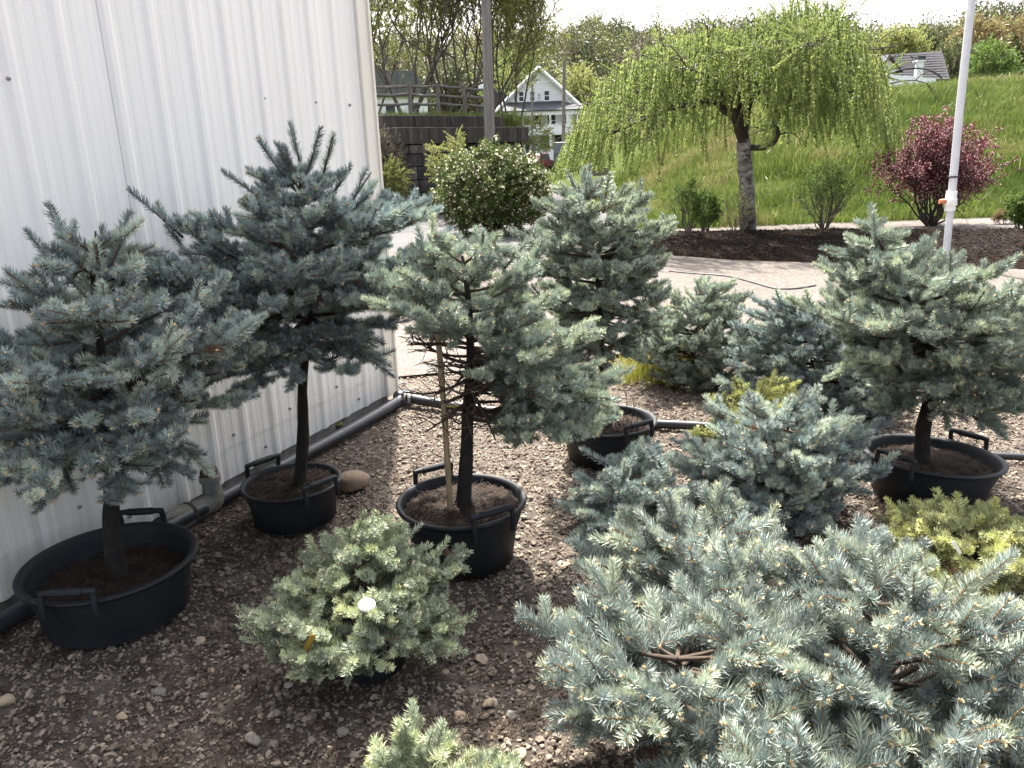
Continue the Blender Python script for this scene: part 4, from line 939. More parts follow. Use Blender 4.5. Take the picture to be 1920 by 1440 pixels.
# ---- white flowering shrub
def flowering():
    rg = np.random.default_rng(44); O = gnd(925, 440); O[2] = 0
    root = empty('flowering_shrub', O, 0, 'dense round dark green shrub covered with cream white blossom at the roadside', 'shrub'); mb = MB()
    for i in range(16):
        a = i * 2.4; e = np.array([math.cos(a) * .8 * math.sqrt(i / 16), math.sin(a) * .8 * math.sqrt(i / 16), rg.uniform(.7, 1.3)]); mb.tube([(.1 * math.cos(a), .1 * math.sin(a), -.05), e * (.5, .5, .4), e], [.03, .022, .01], 5, cap=False)
    mb.build('stems', M['bark_dark'], root, smooth=True, fix=False)
    n = 2600; u = rg.normal(0, 1, (n, 3)); u /= np.linalg.norm(u, axis=1)[:, None]; r = rg.random(n) ** .28
    r *= 1 + .10 * np.sin(u[:, 0] * 9 + 1) * np.sin(u[:, 2] * 8) + .08 * np.sin(u[:, 1] * 11 + u[:, 0] * 5)
    P = u * r[:, None] * (1.12, 1.1, .82) + (0, 0, .92); k = P[:, 2] > .12; k &= ~((P[:, 2] < .35) & (np.hypot(P[:, 0], P[:, 1]) < .55)); P = P[k]; u = u[k]; n = len(P)
    fl = np.where(rg.random(n) < .55, rg.choice([0, 2], n), rg.choice([1, 3], n))
    scatter('foliage', SPRIG_FLOWER, P, frames_to_euler(u + rg.normal(0, .5, u.shape) + UP * .3, rg.normal(0, 1, u.shape)), rg.uniform(.16, .27, n), fl, np.clip(rg.normal(.45, .25, n), 0, 1), M['flower_leaf'], root)
flowering()
def leafball(name, label, cat, O, rx, ry, rz, n, protos, mat, seed, size, zc, group=None, trunk=.05, bark='bark_grey', hollow=.35):
    rg = np.random.default_rng(seed); O = np.array(O, float); root = empty(name, O, 0, label, cat, group); mb = MB(); tips = []
    for i in range(5):
        a = i * 1.3; branchy(mb, (0, 0, -.2 if i == 0 else zc * .5), (math.cos(a) * .6 * (i > 0), math.sin(a) * .6 * (i > 0), 1), zc * 1.1 if i == 0 else rz * .9, trunk, 1, rg, tips, .7, .2, 3)
    mb.build('trunk', M[bark], root, smooth=True, fix=False)
    u = rg.normal(0, 1, (n, 3)); u /= np.linalg.norm(u, axis=1)[:, None]; r = rg.random(n) ** hollow
    r *= 1 + .16 * np.sin(u[:, 0] * 7 + seed) * np.sin(u[:, 2] * 6 + seed * 2) + .12 * np.sin(u[:, 1] * 9 + u[:, 0] * 4)
    P = u * r[:, None] * (rx, ry, rz) + (0, 0, zc)
    scatter('crown', protos, P, frames_to_euler(u + rg.normal(0, .6, u.shape), rg.normal(0, 1, u.shape)), rg.uniform(*size, n), rg.integers(0, len(protos), n), np.clip(rg.normal(.5, .25, n) + .15 * u[:, 2], 0, 1), mat, root)
    return root

# ---- golden grass under the low spruce
rg = np.random.default_rng(9)
GOLD = [make_clump(90 + s, 40, .30, .009, .18) for s in range(2)]
gcol = empty('golden_grass', gnd(1238, 712), 0, 'bright golden grass tuft at the foot of the low spruce', 'grass tuft')
n = 26; pts = np.stack([rg.uniform(-.26, .2, n), rg.uniform(-.12, .2, n), np.zeros(n)], 1)
scatter('blades', GOLD, pts, np.stack([rg.normal(0, .2, n), rg.normal(0, .2, n), rg.uniform(0, 6.28, n)], 1), rg.uniform(.7, 1.1, n), rg.integers(0, 2, n), rg.random(n), M['gold_grass'], gcol)

# ---- grass of the hill and bank
TUFT = [make_clump(100 + s, 24, .21, .015, .34) for s in range(4)]
n = 38000; x = 2.9 + 26 * rg.random(n) ** 1.1; y = 16.85 + 19 * rg.random(n) ** 1.3
k = x > 3.0 + .02 * (y - 17); x, y = x[k], y[k]; k = np.arctan2(x, y) < .62; x, y = x[k], y[k]; n = len(x)
dry = np.clip(.40 + .85 * vnoise(x, y, .6, 41) + .75 * vnoise(x, y, 1.9, 42) + rg.normal(0, .13, n), 0, 1)
tall = np.clip(.9 + .8 * vnoise(x, y, 1.3, 43) + rg.normal(0, .25, n), .5, 2.2)
gr = scatter('hill_grass', TUFT, np.stack([x, y, hill_z(x, y) - .02], 1), np.stack([rg.normal(0, .15, n), rg.normal(0, .15, n), rg.uniform(0, 6.28, n)], 1), tall * np.where(y > 30, 1.25, 1.0) * .95, rg.integers(0, 4, n), dry, M['grass']); tag(gr, 'long green spring grass covering the hillside', 'grass')
n = 420; x = 3.4 + 20 * rg.random(n); y = 17.2 + 17 * rg.random(n) ** 1.2; k = np.arctan2(x, y) < .62; x, y = x[k], y[k]; n = len(x)
gr = scatter('hill_weeds', TUFT, np.stack([x, y, hill_z(x, y) - .03], 1), np.stack([rg.normal(0, .2, n), rg.normal(0, .2, n), rg.uniform(0, 6.28, n)], 1), np.stack([rg.uniform(1.3, 3.2, n)] * 2 + [rg.uniform(1.2, 2.3, n)], 1), rg.integers(0, 4, n), np.where(rg.random(n) < .3, rg.uniform(.75, 1, n), rg.uniform(0, .25, n)), M['grass']); tag(gr, 'taller dark weed clumps and dry tufts dotted over the hillside', 'weeds')
n = 3800; x = rg.uniform(-9, .5, n); y = rg.uniform(23.8, 34, n); k = bank_z(x, y) > 2.3; x, y = x[k], y[k]; n = len(x)
gr = scatter('bank_grass', TUFT, np.stack([x, y, bank_z(x, y) - .02], 1), np.stack([rg.normal(0, .15, n), rg.normal(0, .15, n), rg.uniform(0, 6.28, n)], 1), rg.uniform(.7, 1.5, n), rg.integers(0, 4, n), np.clip(rg.normal(.5, .2, n), 0, 1), M['grass']); tag(gr, 'grass growing on the bank above the stone abutment', 'grass')

# ================================================================== STONE ABUTMENT, FENCE, POLES
M['stone'] = simple('soot_stained_sandstone', [(0.3, (0.016, 0.0145, 0.0135)), (0.5, (0.055, 0.051, 0.048)), (0.72, (0.15, 0.14, 0.13))], scale=2.6, rough=.95, bumps=.9, bscale=9, bdist=.04, coord='Object')
def per_block(m):
    nt = m.node_tree; b = nt.nodes['Principled BSDF']; src = b.inputs['Base Color'].links[0].from_socket; oi = nt.nodes.new('ShaderNodeObjectInfo'); r = ramp(nt, [(0, (.5, .48, .47)), (.5, (1.0, .98, .96)), (.8, (1.4, 1.4, 1.38)), (1, (1.6, 1.45, 1.35))])
    nt.links.new(oi.outputs['Random'], r.inputs[0]); nt.links.new(mix(nt, 1.0, src, r.outputs[0], 'MULTIPLY'), b.inputs['Base Color'])
per_block(M['stone'])
M['coping'] = simple('dark_coping_stone', [(0.3, (0.018, 0.015, 0.013)), (0.55, (0.05, 0.041, 0.035)), (0.75, (0.13, 0.11, 0.095))], scale=3.2, rough=.95, bumps=.8, bscale=12, stretch=(1.6, 1.6, .25), bdist=.03)
M['mortar'] = simple('dark_mortar', [(0.3, (0.012, 0.011, 0.010)), (0.7, (0.04, 0.036, 0.032))], scale=6, rough=1)
M['old_wood'] = simple('weathered_wood', [(0.3, (0.085, 0.075, 0.066)), (0.7, (0.24, 0.215, 0.19))], scale=6, rough=.9, bumps=.6, bscale=24, stretch=(5, 5, .4))
A0 = atY(752, 320, 22.6); A0[2] = 0; A1 = np.array([0.62, 25.6, 0]); AD = unit(A1 - A0); AL = np.linalg.norm(A1 - A0); arz = math.atan2(AD[1], AD[0])
ab = empty('stone_abutment', A0, arz, 'soot-dark stone block bridge abutment with two stepped coping courses', 'stone wall')
bevel(MB().box((AL / 2, .9, 1.0), (AL - .06, 1.6, 2.06)).build('core', M['mortar'], ab), .01)
rs = random.Random(3)
def block(x0, x1, z0, z1, y0, dep, mat, name='stone_block'):
    mb = MB(); j = rs.uniform(-.02, .02); o = mb.box(((x0 + x1) / 2, y0 + dep / 2 + j, (z0 + z1) / 2), (x1 - x0 - .025, dep, z1 - z0 - .02)).build(name, mat, ab); bevel(o, .022, 2); return o
z = 0
while z < 1.95:
    h = rs.choice([.30, .36, .40]); h = min(h, 2.03 - z); x = -.15
    while x < AL - .02:
        wdt = rs.uniform(.45, .95); x1 = min(x + wdt, AL); 
        if AL - x1 < .3: x1 = AL
        block(x, x1, z, z + h, 0, .5, M['stone']); x = x1
    z += h
    if 2.03 - z < .12: break
cx_ = [-.18, .95, 2.1, 3.3, 4.3, AL + .14]
for a, b in zip(cx_[:-1], cx_[1:]): block(a, b, 2.03, 2.50, -.14, 1.2, M['coping'], 'coping_stone')
cx_ = [-.15, 1.0, 2.3, 3.6, AL - .25]
for a, b in zip(cx_[:-1], cx_[1:]): block(a, b, 2.502, 2.86, .62, 1.1, M['coping'], 'coping_stone')
# stepped wing wall on the left
for i, (xx, zz) in enumerate([(-.62, 2.0), (-1.1, 1.6), (-1.6, 1.2), (-2.1, .8)]):
    for k in range(int(zz / .38)): block(xx - .25, xx + .27, k * .38, k * .38 + .38, .25 + .14 * i + rs.uniform(-.03, .03), .7, M['stone'])
# rail fence on the bank
fn = empty('rail_fence', atY(702, 205, 26.9), 0, 'weathered grey split rail fence along the top of the grassy bank', 'fence'); FO = np.array(fn.location)
fp = [atY(702, 209, 26.9), atY(770, 207, 27.6), atY(822, 207, 28.4), atY(872, 209, 29.2), atY(925, 210, 30.0)]
for i, p in enumerate(fp):
    hgt = .98; bevel(MB().box(p - FO + (0, 0, hgt / 2 - .15), (.13, .13, hgt + .1), taper=.92).build('post', M['old_wood'], fn), .012)
    if i:
        for zz in (.22, .5, .78):
            a, b = fp[i - 1] - FO + (0, 0, zz + rs.uniform(-.03, .03)), p - FO + (0, 0, zz + rs.uniform(-.03, .03)); MB().tube([a, (a + b) / 2 + (0, 0, -.03), b], [.045, .05, .042], 7).build('rail', M['old_wood'], fn, smooth=True, fix=False)
# wooden utility pole
M['pole_wood'] = simple('grey_pole_wood', [(0.35, (0.11, 0.098, 0.088)), (0.6, (0.22, 0.20, 0.18)), (0.8, (0.32, 0.30, 0.275))], scale=9, rough=.95, bumps=.6, bscale=22, stretch=(4, 4, .18))
b0 = np.array(gnd(923, 400)); Yp = b0[1]; up_ = empty('utility_pole', b0, 0, 'thick weathered grey wooden utility pole behind the flowering shrub', 'pole')
pth = np.array([b0, atY(918, 250, Yp), atY(914, 100, Yp), atY(909, -60, Yp), atY(902, -300, Yp)]) - b0
autosmooth(MB().tube(smooth_path(pth, 5), np.linspace(.165, .12, 21), 14).build('shaft', M['pole_wood'], up_), 60)
MB().box(pth[-1] + (0, 0, -.4), (2.2, .1, .12)).build('crossarm', M['pole_wood'], up_)

# white pipe pole with valve coupling
M['pvc'] = simple('white_pvc', [(0.3, (0.50, 0.51, 0.54)), (0.7, (0.60, 0.61, 0.64))], scale=4, rough=.5)
M['pvc_clean'] = simple('white_pvc_fitting', [(0.3, (0.74, 0.74, 0.74)), (0.7, (0.8, 0.8, 0.8))], scale=4, rough=.4)
M['copper'] = simple('orange_valve', [(0.3, (0.42, 0.15, 0.07)), (0.7, (0.55, 0.22, 0.11))], scale=30, rough=.5)
b0 = gnd(1772, 495); Yp = b0[1]; pp = empty('pipe_pole', b0, 0, 'tall white plastic pipe standing upright with a coupling and orange valve by the driveway', 'pole')
def pk(x, y): return atY(x, y, Yp) - b0
autosmooth(MB().tube([pk(1772, 500), pk(1783, 380)], .046, 16).build('lower_pipe', M['pvc'], pp), 60)
autosmooth(MB().tube([pk(1783, 382), pk(1800, 200), pk(1822, 0), pk(1845, -200)], [.050, .049, .048, .047], 16).build('upper_pipe', M['pvc'], pp), 60)
autosmooth(MB().tube([pk(1781, 395), pk(1781.5, 386), pk(1782, 385), pk(1783, 373), pk(1783.2, 372), pk(1785, 358)], [.068, .068, .078, .078, .068, .066], 18).build('coupling', M['pvc_clean'], pp), 50)
autosmooth(MB().tube([pk(1774, 377), pk(1767, 378), pk(1761, 378)], [.035, .036, .03], 10).build('valve', M['copper'], pp), 50)
MB().tube([pk(1786.5, 333), pk(1786.8, 330)], .064, 14).build('strap', M['pipe'], pp)
# thin hose on the driveway
hp = smooth_path([gnd(1255, 508, .025), gnd(1295, 512, .025), gnd(1360, 517, .025), gnd(1410, 529, .025), gnd(1450, 540, .025), gnd(1490, 541, .025), gnd(1530, 535, .025)], 6)
tag(MB().tube(hp, .009, 6).build('hose', M['pipe'], smooth=True, fix=False), 'thin dark hose curving across the pale driveway', 'hose')
# bamboo stake in the centre tub
M['bamboo'] = simple('bamboo', [(0.3, (0.17, 0.125, 0.07)), (0.7, (0.33, 0.255, 0.15))], scale=14, rough=.7, stretch=(2, 2, .5))
M['twine'] = simple('yellow_tie', [(0.3, (0.30, 0.26, 0.05)), (0.7, (0.42, 0.38, 0.10))], scale=14, rough=.7)
st = atY(845, 958, 2.86); st[2] = .22
sk = empty('bamboo_stake', st, 0, 'tan bamboo stake standing in the soil beside the lopsided spruce trunk', 'stake')
pth = np.array([st - (0, 0, .05), atY(838, 850, 2.87), atY(832, 760, 2.9), atY(824, 660, 2.92), atY(818, 590, 2.95)]) - st
pth = smooth_path(pth, 6); rd = np.full(len(pth), .0115); rd[::5] = .014
autosmooth(MB().tube(pth, rd, 9).build('cane', M['bamboo'], sk), 60)
MB().tube(smooth_path([pth[12], pth[12] + (.03, -.02, .0), pth[12] + (.085, .03, -.01), pth[12] + (.10, .09, 0), pth[12] + (.05, .10, .005), pth[12] + (0.0, .02, 0)], 4), .004, 5).build('tie', M['twine'], sk)
# rocks
def rock(label, c, d, mat, seed, name='rock', group=None, sink=.15, sharp=False):
    rg_ = np.random.default_rng(seed); bm_ = bmesh.new(); bmesh.ops.create_icosphere(bm_, subdivisions=3, radius=.5); V = np.array([v.co[:] for v in bm_.verts]); F_ = [tuple(v.index for v in f.verts) for f in bm_.faces]; bm_.free()
    for _ in range(11 if sharp else 7):
        q = unit(rg_.normal(0, 1, 3)); k = rg_.uniform(.26, .42) if sharp else rg_.uniform(.33, .46); e = V @ q; V -= np.outer(np.maximum(0, e - k) * (1 if sharp else .8), q)
    V += .015 * np.sin(V * 9 + seed)[:, [1, 2, 0]]
    o = MB().add(V * np.array(d), F_).build(name, M[mat], smooth=True, fix=False); o.location = (c[0], c[1], d[2] * (.42 - sink)); o.rotation_euler = (0, 0, rg_.uniform(0, 3)); tag(o, label, 'rock', group); return o
M['rock_brown'] = simple('brown_rock', [(0.3, (0.12, 0.085, 0.06)), (0.7, (0.25, 0.185, 0.13))], scale=5, rough=.85, bumps=.4, bscale=30)
M['rock_tan'] = simple('tan_rock', [(0.3, (0.26, 0.20, 0.13)), (0.7, (0.42, 0.34, 0.24))], scale=5, rough=.85, bumps=.4, bscale=40)
M['rock_grey'] = simple('grey_rock', [(0.3, (0.13, 0.115, 0.10)), (0.7, (0.25, 0.225, 0.195))], scale=5, rough=.85, bumps=.4, bscale=40)
rock('smooth brown boulder lying against the smaller tub near the wall', gnd(660, 917), (.20, .14, .115), 'rock_brown', 1, sink=.08)
rock('orange-tan stone at the lower left edge of the gravel', gnd(14, 1318), (.055, .04, .04), 'rock_tan', 2)
rock('pale grey stone beside the wall pipe near the biggest tub', gnd(38, 1150), (.05, .04, .035), 'rock_grey', 3)
for (x, y), s, mt in [((915, 1322), .045, 'rock_tan'), ((865, 1347), .05, 'rock_tan'), ((1030, 1255), .04, 'rock_grey'), ((958, 1345), .045, 'rock_grey'), ((475, 1392), .05, 'rock_grey'), ((300, 1300), .045, 'rock_grey'), ((800, 1395), .05, 'rock_tan'), ((1018, 1110), .055, 'rock_brown'), ((975, 1415), .05, 'rock_tan'), ((520, 1340), .04, 'rock_grey'), ((1145, 905), .05, 'rock_grey'), ((1570, 975), .05, 'rock_tan'), ((1285, 760), .05, 'rock_tan'), ((230, 1345), .04, 'rock_tan'), ((640, 1375), .045, 'rock_grey')]:
    rock({'rock_tan': 'loose tan stone bigger than the gravel round it', 'rock_grey': 'loose grey stone bigger than the gravel round it', 'rock_brown': 'loose dark brown stone in the shade beside the staked tub'}[mt], gnd(x, y), (s * 1.1, s * .85, s * .55), mt, int(x), 'loose_stone', 'larger ' + mt[5:] + ' stones in the gravel', sharp=True)
# moss by the pipe
M['moss'] = simple('moss', [(0.3, (0.05, 0.06, 0.01)), (0.7, (0.15, 0.16, 0.03))], scale=50, rough=1, bumps=1, bscale=150)
for (x, y), s, lb in [((632, 800), .05, 'yellow-green moss cushion between the wall and the pipe'), ((622, 832), .035, 'dark moss lump on the gravel side of the pipe'), ((510, 885), .06, 'bright moss patch by the pipe behind the smaller tub handle')]:
    o = rock(lb, gnd(x, y), (s * 2, s * 1.3, s * .8), 'moss', int(y), 'moss_cushion'); o['category'] = 'moss'
# yellow plant tag and white disc in the mint spruce
M['tag_yellow'] = simple('yellow_tag', [(0.3, (0.30, 0.19, 0.03)), (0.7, (0.38, 0.25, 0.05))], scale=9, rough=.5)
M['tag_white'] = simple('white_tag', [(0.3, (0.75, 0.75, 0.75)), (0.7, (0.8, 0.8, 0.8))], scale=9, rough=.4)
c = atY(575, 1215, 1.97); rz_ = np.array(Matrix.Rotation(.5, 3, 'Y') @ Matrix.Rotation(.5, 3, 'Z'))
o = MB().box((0, 0, 0), (.019, .0015, .10), rot=rz_).build('plant_tag', M['tag_yellow']); o.location = c; tag(o, 'yellow plastic plant tag hanging under the mint dwarf spruce', 'plant tag')
c = atY(688, 1137, 2.03); o = MB().lathe([(0, 0), (.022, .001), (.027, .006), (.024, .011), (0, .014)], n=20).build('white_disc', M['tag_white'], smooth=True); o.location = c; o.rotation_euler = (.25, .1, 0); tag(o, 'small white plastic disc lying in the mint dwarf spruce', 'plastic disc')
c = atY(1794, 1027, 2.45); o = MB().box((0, 0, 0), (.012, .0015, .06), rot=np.array(Matrix.Rotation(-.6, 3, 'Y'))).build('plant_tag', M['tag_white']); o.location = c; tag(o, 'small white plant tag stuck in the yellow-green dwarf spruce', 'plant tag')

# ================================================================== FAR BUILDINGS
M['clap'] = simple('white_clapboard', [(0.3, (0.80, 0.80, 0.81)), (0.7, (0.86, 0.86, 0.86))], scale=1.0, rough=.7)
M['shingle'] = simple('grey_shingle', [(0.3, (0.028, 0.028, 0.031)), (0.7, (0.06, 0.06, 0.066))], scale=4, rough=.95, bumps=.5, bscale=14, spec=.1)
M['shingle_pale'] = simple('pale_grey_shingle', [(0.3, (0.10, 0.10, 0.105)), (0.7, (0.17, 0.17, 0.175))], scale=4, rough=.95, spec=.1)
M['shingle_dark'] = simple('dark_shingle', [(0.3, (0.035, 0.036, 0.042)), (0.7, (0.07, 0.072, 0.08))], scale=3, rough=.9)
M['glass'] = simple('window_glass', [(0.3, (0.02, 0.022, 0.026)), (0.7, (0.06, 0.065, 0.07))], scale=.8, rough=.1)
M['curtain'] = simple('pale_pane', [(0.3, (0.35, 0.36, 0.37)), (0.7, (0.5, 0.5, 0.5))], scale=2, rough=.4)
def window(par, x, y, z, w_, h_, pane='glass'):
    f = MB(); t = .09
    for bx in (((x, y, z + h_ / 2 + t / 2), (w_ + 2 * t, .12, t)), ((x, y, z - h_ / 2 - t / 2), (w_ + 2 * t, .16, t)), ((x - w_ / 2 - t / 2, y, z), (t, .11, h_)), ((x + w_ / 2 + t / 2, y, z), (t, .11, h_)), ((x, y + .01, z), (w_, .09, .06))): f.box(*bx)
    o = f.build('window', M['clap'], par); MB().box((x, y + .03, z), (w_, .04, h_)).build('pane', M[pane], o); return o
def white_house():
    Yh = 83.0; c = atY(1013, 300, Yh); O = np.array([c[0], Yh, 0.9]); h = empty('white_house', O, .03, 'white clapboard house with steep front gable and two-storey porch', 'house')
    px = Yh / FOC * 1.0
    apex = atY(1013, 129, Yh)[2] - .9; eave = atY(1013, 200, Yh)[2] - .9; W = 3.95
    MB().prism([(-W, -.5), (W, -.5), (W, eave), (0, apex), (-W, eave)], 0, 11, 'y').build('wall', M['clap'], h)
    for k in range(int((apex - 4.6) / .28)):          # clapboard courses of the gable
        z = 4.7 + k * .28; hw = W if z < eave else W * (apex - z) / (apex - eave)
        if hw > .3: MB().box((0, -.012 - .006 * (k % 2), z), (hw * 2 - .05, .05, .255), rot=np.array(Matrix.Rotation(-.06, 3, 'X'))).build('clapboard', M['clap'], h)
    rf = MB()
    for s in (-1, 1):
        dx, dz = W + .55, (apex - eave) * (W + .55) / W; n_ = unit(np.array([dz, 0, dx])) * .2
        v = [(0, -.55, apex + .05), (s * dx, -.55, apex - dz + .05), (s * dx, 11.3, apex - dz + .05), (0, 11.3, apex + .05)]; v2 = [(a + s * n_[0], b, cc + n_[2]) for a, b, cc in v]
        rf.add(v + v2, [(0, 1, 2, 3), (4, 5, 6, 7), (0, 1, 5, 4), (1, 2, 6, 5), (2, 3, 7, 6), (3, 0, 4, 7)])
    ro = rf.build('roof', M['shingle_dark'], h)
    for s in (-1, 1):
        dx, dz = W + .6, (apex - eave) * (W + .6) / W; a = np.array([0, -.6, apex + .12]); b = np.array([s * dx, -.6, apex - dz + .12]); MB().tube([a, b], .16, 4).build('rake_board', M['clap'], ro)
    # side dormer roof on the left
    MB().prism([(-7.2, eave - 1.2), (-3.2, eave - 1.2), (-3.2, eave + 2.2), (-4.4, eave + 2.2)], 3.5, 8.5, 'y').build('side_roof', M['shingle_dark'], h)
    MB().box((-5.0, 6, eave - 3), (4.2, 4.6, 4.0)).build('side_wing', M['clap'], h)
    MB().box((-5.6, 3.4, eave + 2.35), (.9, .5, .5)).build('chimney', M['clap'], h)
    for x, w_, pane in ((-1.78, .42, 'glass'), (-.66, .42, 'glass'), (.03, .3, 'curtain'), (.80, .46, 'glass')): window(h, x, -.06, atY(1013, 180 if pane == 'glass' else 181, Yh)[2] - .9, w_, .88 if pane == 'glass' else .5, pane)
    zr0 = atY(1013, 190, Yh)[2] - .9; zr1 = atY(1013, 209, Yh)[2] - .9; PW = 4.3; off = .35; pd = 2.3
    MB().add([(-PW + off + .8, 0, zr0), (PW + off - 2.2, 0, zr0), (PW + off, -pd - .3, zr1), (-PW + off - .0, -pd - .3, zr1), (-PW + off + .8, 0, zr0 - .2), (PW + off - 2.2, 0, zr0 - .2), (PW + off, -pd - .3, zr1 - .12), (-PW + off, -pd - .3, zr1 - .12)], [(0, 1, 2, 3), (4, 5, 6, 7), (0, 1, 5, 4), (1, 2, 6, 5), (2, 3, 7, 6), (3, 0, 4, 7)]).build('porch_roof', M['shingle_dark'], h)
    MB().box((off, -pd, zr1 - .3), (PW * 2 - .1, .25, .34)).build('porch_fascia', M['clap'], h)
    zb1 = atY(1013, 235, Yh)[2] - .9; zb0 = atY(1013, 252, Yh)[2] - .9
    MB().box((off, -pd, (zb0 + zb1) / 2), (PW * 2 - .3, .14, zb1 - zb0)).build('balcony_rail', M['clap'], h)
    MB().box((off, -pd / 2, zb0 - .06), (PW * 2 - .25, pd + .1, .14)).build('balcony_floor', M['clap'], h)
    zl1 = atY(1013, 281, Yh)[2] - .9
    MB().box((off, -pd, zl1 / 2 - .2), (PW * 2 - .3, .14, zl1 + .4)).build('porch_rail', M['clap'], h)
    for x in (-3.75, -1.75, .9, 2.6, 4.4):
        MB().box((x, -pd - .005, (zr1 - .4 + zb1) / 2), (.2, .2, zr1 - .48 - zb1)).build('porch_post', M['clap'], h); MB().box((x, -pd - .005, (zb0 + zl1) / 2 - .05), (.2, .2, zb0 - zl1 - .14)).build('porch_post', M['clap'], h)
    for x, w_ in ((-1.45, .5), (-.35, 1.0), (1.35, .8), (2.9, .5), (4.0, .4)): window(h, x * .9, -.06, (zr1 - .3 + zb1) / 2 - .1, w_, 1.7)
    for x, w_ in ((-1.4, .6), (.55, .9), (1.9, .8)): window(h, x, -.06, (zb0 + zl1) / 2 - .1, w_, 1.5)
white_house()
def left_house():
    O = atY(722, 205, 62); O[2] = 2.4; h = empty('white_house', O, .25, 'white house with grey roof half hidden behind the budding trees', 'house')
    MB().box((0, 3, 1.9), (6.5, 6, 4.0)).build('wall', M['clap'], h)
    MB().prism([(-3.7, 3.8), (3.7, 3.8), (2.2, 5.6), (-2.2, 5.6)], -.4, 6.4, 'y').build('roof', M['shingle_pale'], h)
    MB().box((-3.0, -1.2, .9), (1.6, 2.4, 2.2)).build('annex', M['clap'], h)
    for x in (-1.6, .4, 2.2): window(h, x, -.06, 2.6, .7, 1.2)
    for x in (-.6, 1.6): window(h, x, -.06, .9, .7, 1.1)
left_house()
def right_house():
    Yh = 54.0; O = atY(1700, 170, Yh); O[2] = 2.6; h = empty('grey_roofed_house', O, 0, 'low house with wide grey shingle roof and small gabled dormer beyond the hill crest', 'house')
    def k(x, y, Y): p = atY(x, y, Y); return tuple(p - O)
    r0, r1 = k(1652, 103, Yh + 3), k(1766, 96, Yh + 3); e0, e1 = k(1630, 150, Yh - 1.5), k(1781, 148, Yh - 1.5)
    th = np.array([0, 0, -.18]); v = [r0, r1, e1, e0]; v2 = [np.array(q) + th for q in v]
    MB().add(list(v) + list(v2), [(0, 1, 2, 3), (7, 6, 5, 4), (0, 1, 5, 4), (1, 2, 6, 5), (2, 3, 7, 6), (3, 0, 4, 7)]).build('roof', M['shingle'], h)
    for i in range(1, 11):                            # shingle courses
        t = i / 11; a = np.array(r0) * (1 - t) + np.array(e0) * t; b = np.array(r1) * (1 - t) + np.array(e1) * t; MB().tube([a + (0.05, 0, .005), b + (-.05, 0, .005)], .022, 4).build('shingle_course', M['shingle_dark'], h)
    MB().box(((e0[0] + e1[0]) / 2, 1.8, (e0[2]) / 2 - .2), (e1[0] - e0[0] - .5, 5.0, e0[2] - .15)).build('wall', M['trim'], h)
    b_ = np.array(r0) + (0, .2, -.1); MB().add([r0, r1, np.array(r1) + (0.5, 4.5, -1.6), np.array(r0) + (-.8, 4.5, -1.6)], [(0, 1, 2, 3)]).build('rear_roof', M['shingle'], h)
    # dormer
    a, l, r_ = np.array(k(1663, 106, Yh - 1.4)), np.array(k(1645, 137, Yh - 1.4)), np.array(k(1686, 133, Yh - 1.4)); bk = np.array([0, 2.5, 0])
    MB().add([a, l, r_, a + bk, l + bk, r_ + bk], [(0, 1, 2), (3, 5, 4), (0, 1, 4, 3), (1, 2, 5, 4), (2, 0, 3, 5)]).build('dormer', M['trim'], h)
    for s, q in ((0, l), (1, r_)):
        d = q - a; MB().add([a + (0, -.3, .1), a + d * 1.12 + (0, -.3, .1), a + d * 1.12 + bk + (0, 0, .1), a + bk + (0, 0, .1), a + (0, -.3, .0), a + d * 1.12 + (0, -.3, 0), a + d * 1.12 + bk, a + bk], [(0, 1, 2, 3), (4, 5, 6, 7), (0, 1, 5, 4), (1, 2, 6, 5), (2, 3, 7, 6), (3, 0, 4, 7)]).build('dormer_roof', M['shingle_dark'], h)
    cpt = np.array(k(1722, 138, Yh - 1.2)); ch = MB().box(cpt + (0, 0, .15), (.38, .38, 1.1)).build('chimney', M['clap'], h)
    MB().box(cpt + (0, 0, .74), (.6, .6, .09)).build('cap', M['clap'], ch); MB().box(cpt + (0, 0, .92), (.5, .45, .22)).build('hood', M['shingle_dark'], ch)
    # low white front building
    g0, g1 = np.array(k(1628, 134, 47)), np.array(k(1755, 148, 47)); q0_, q1_ = np.array(k(1632, 150, 46)), np.array(k(1720, 153, 46))
    MB().add([g0, g1, g1 + (0, 2, .1), g0 + (0, 2, .1), g0 - (0, .2, 1.2), g1 - (0, .2, 1.2)], [(0, 1, 2, 3), (4, 5, 1, 0)]).build('porch_roof', M['clap'], h)
right_house()
# bent hoop in front of that house
hp = [atY(x, y, 44) for x, y in ((1648, 152), (1665, 140), (1690, 131), (1715, 128), (1740, 131), (1760, 141), (1766, 148))]
tag(MB().tube(smooth_path(hp, 5), .045, 6).build('hoop', M['pipe'], smooth=True, fix=False), 'dark bent hoop pipe arching in front of the grey-roofed house', 'hoop')
# slim poles in front of the white house
def slim(label, x0, y0, x1, y1, Y, r):
    b = atY(x0, y0, Y); b[2] = max(b[2], .2); t = atY(x1, y1, Y); o = empty('utility_pole', b, 0, label, 'pole'); autosmooth(MB().tube([(0, 0, -.4), (t - b) * .5, t - b], [r, r * .92, r * .8], 10).build('shaft', M['pole_wood'], o), 60); return o
o = slim('pale slim utility pole at the right corner of the white house', 1056, 296, 1058, 113, 70, .17)
ww = MB().tube(smooth_path([(0, 0, 6.6), (-1.5, 4, 6.5), (-3.4, 9, 6.7)], 4), .02, 4).build('service_wire', M['pipe'], o)
slim('short grey pole in front of the white house porch', 998, 296, 998, 155, 72, .10)
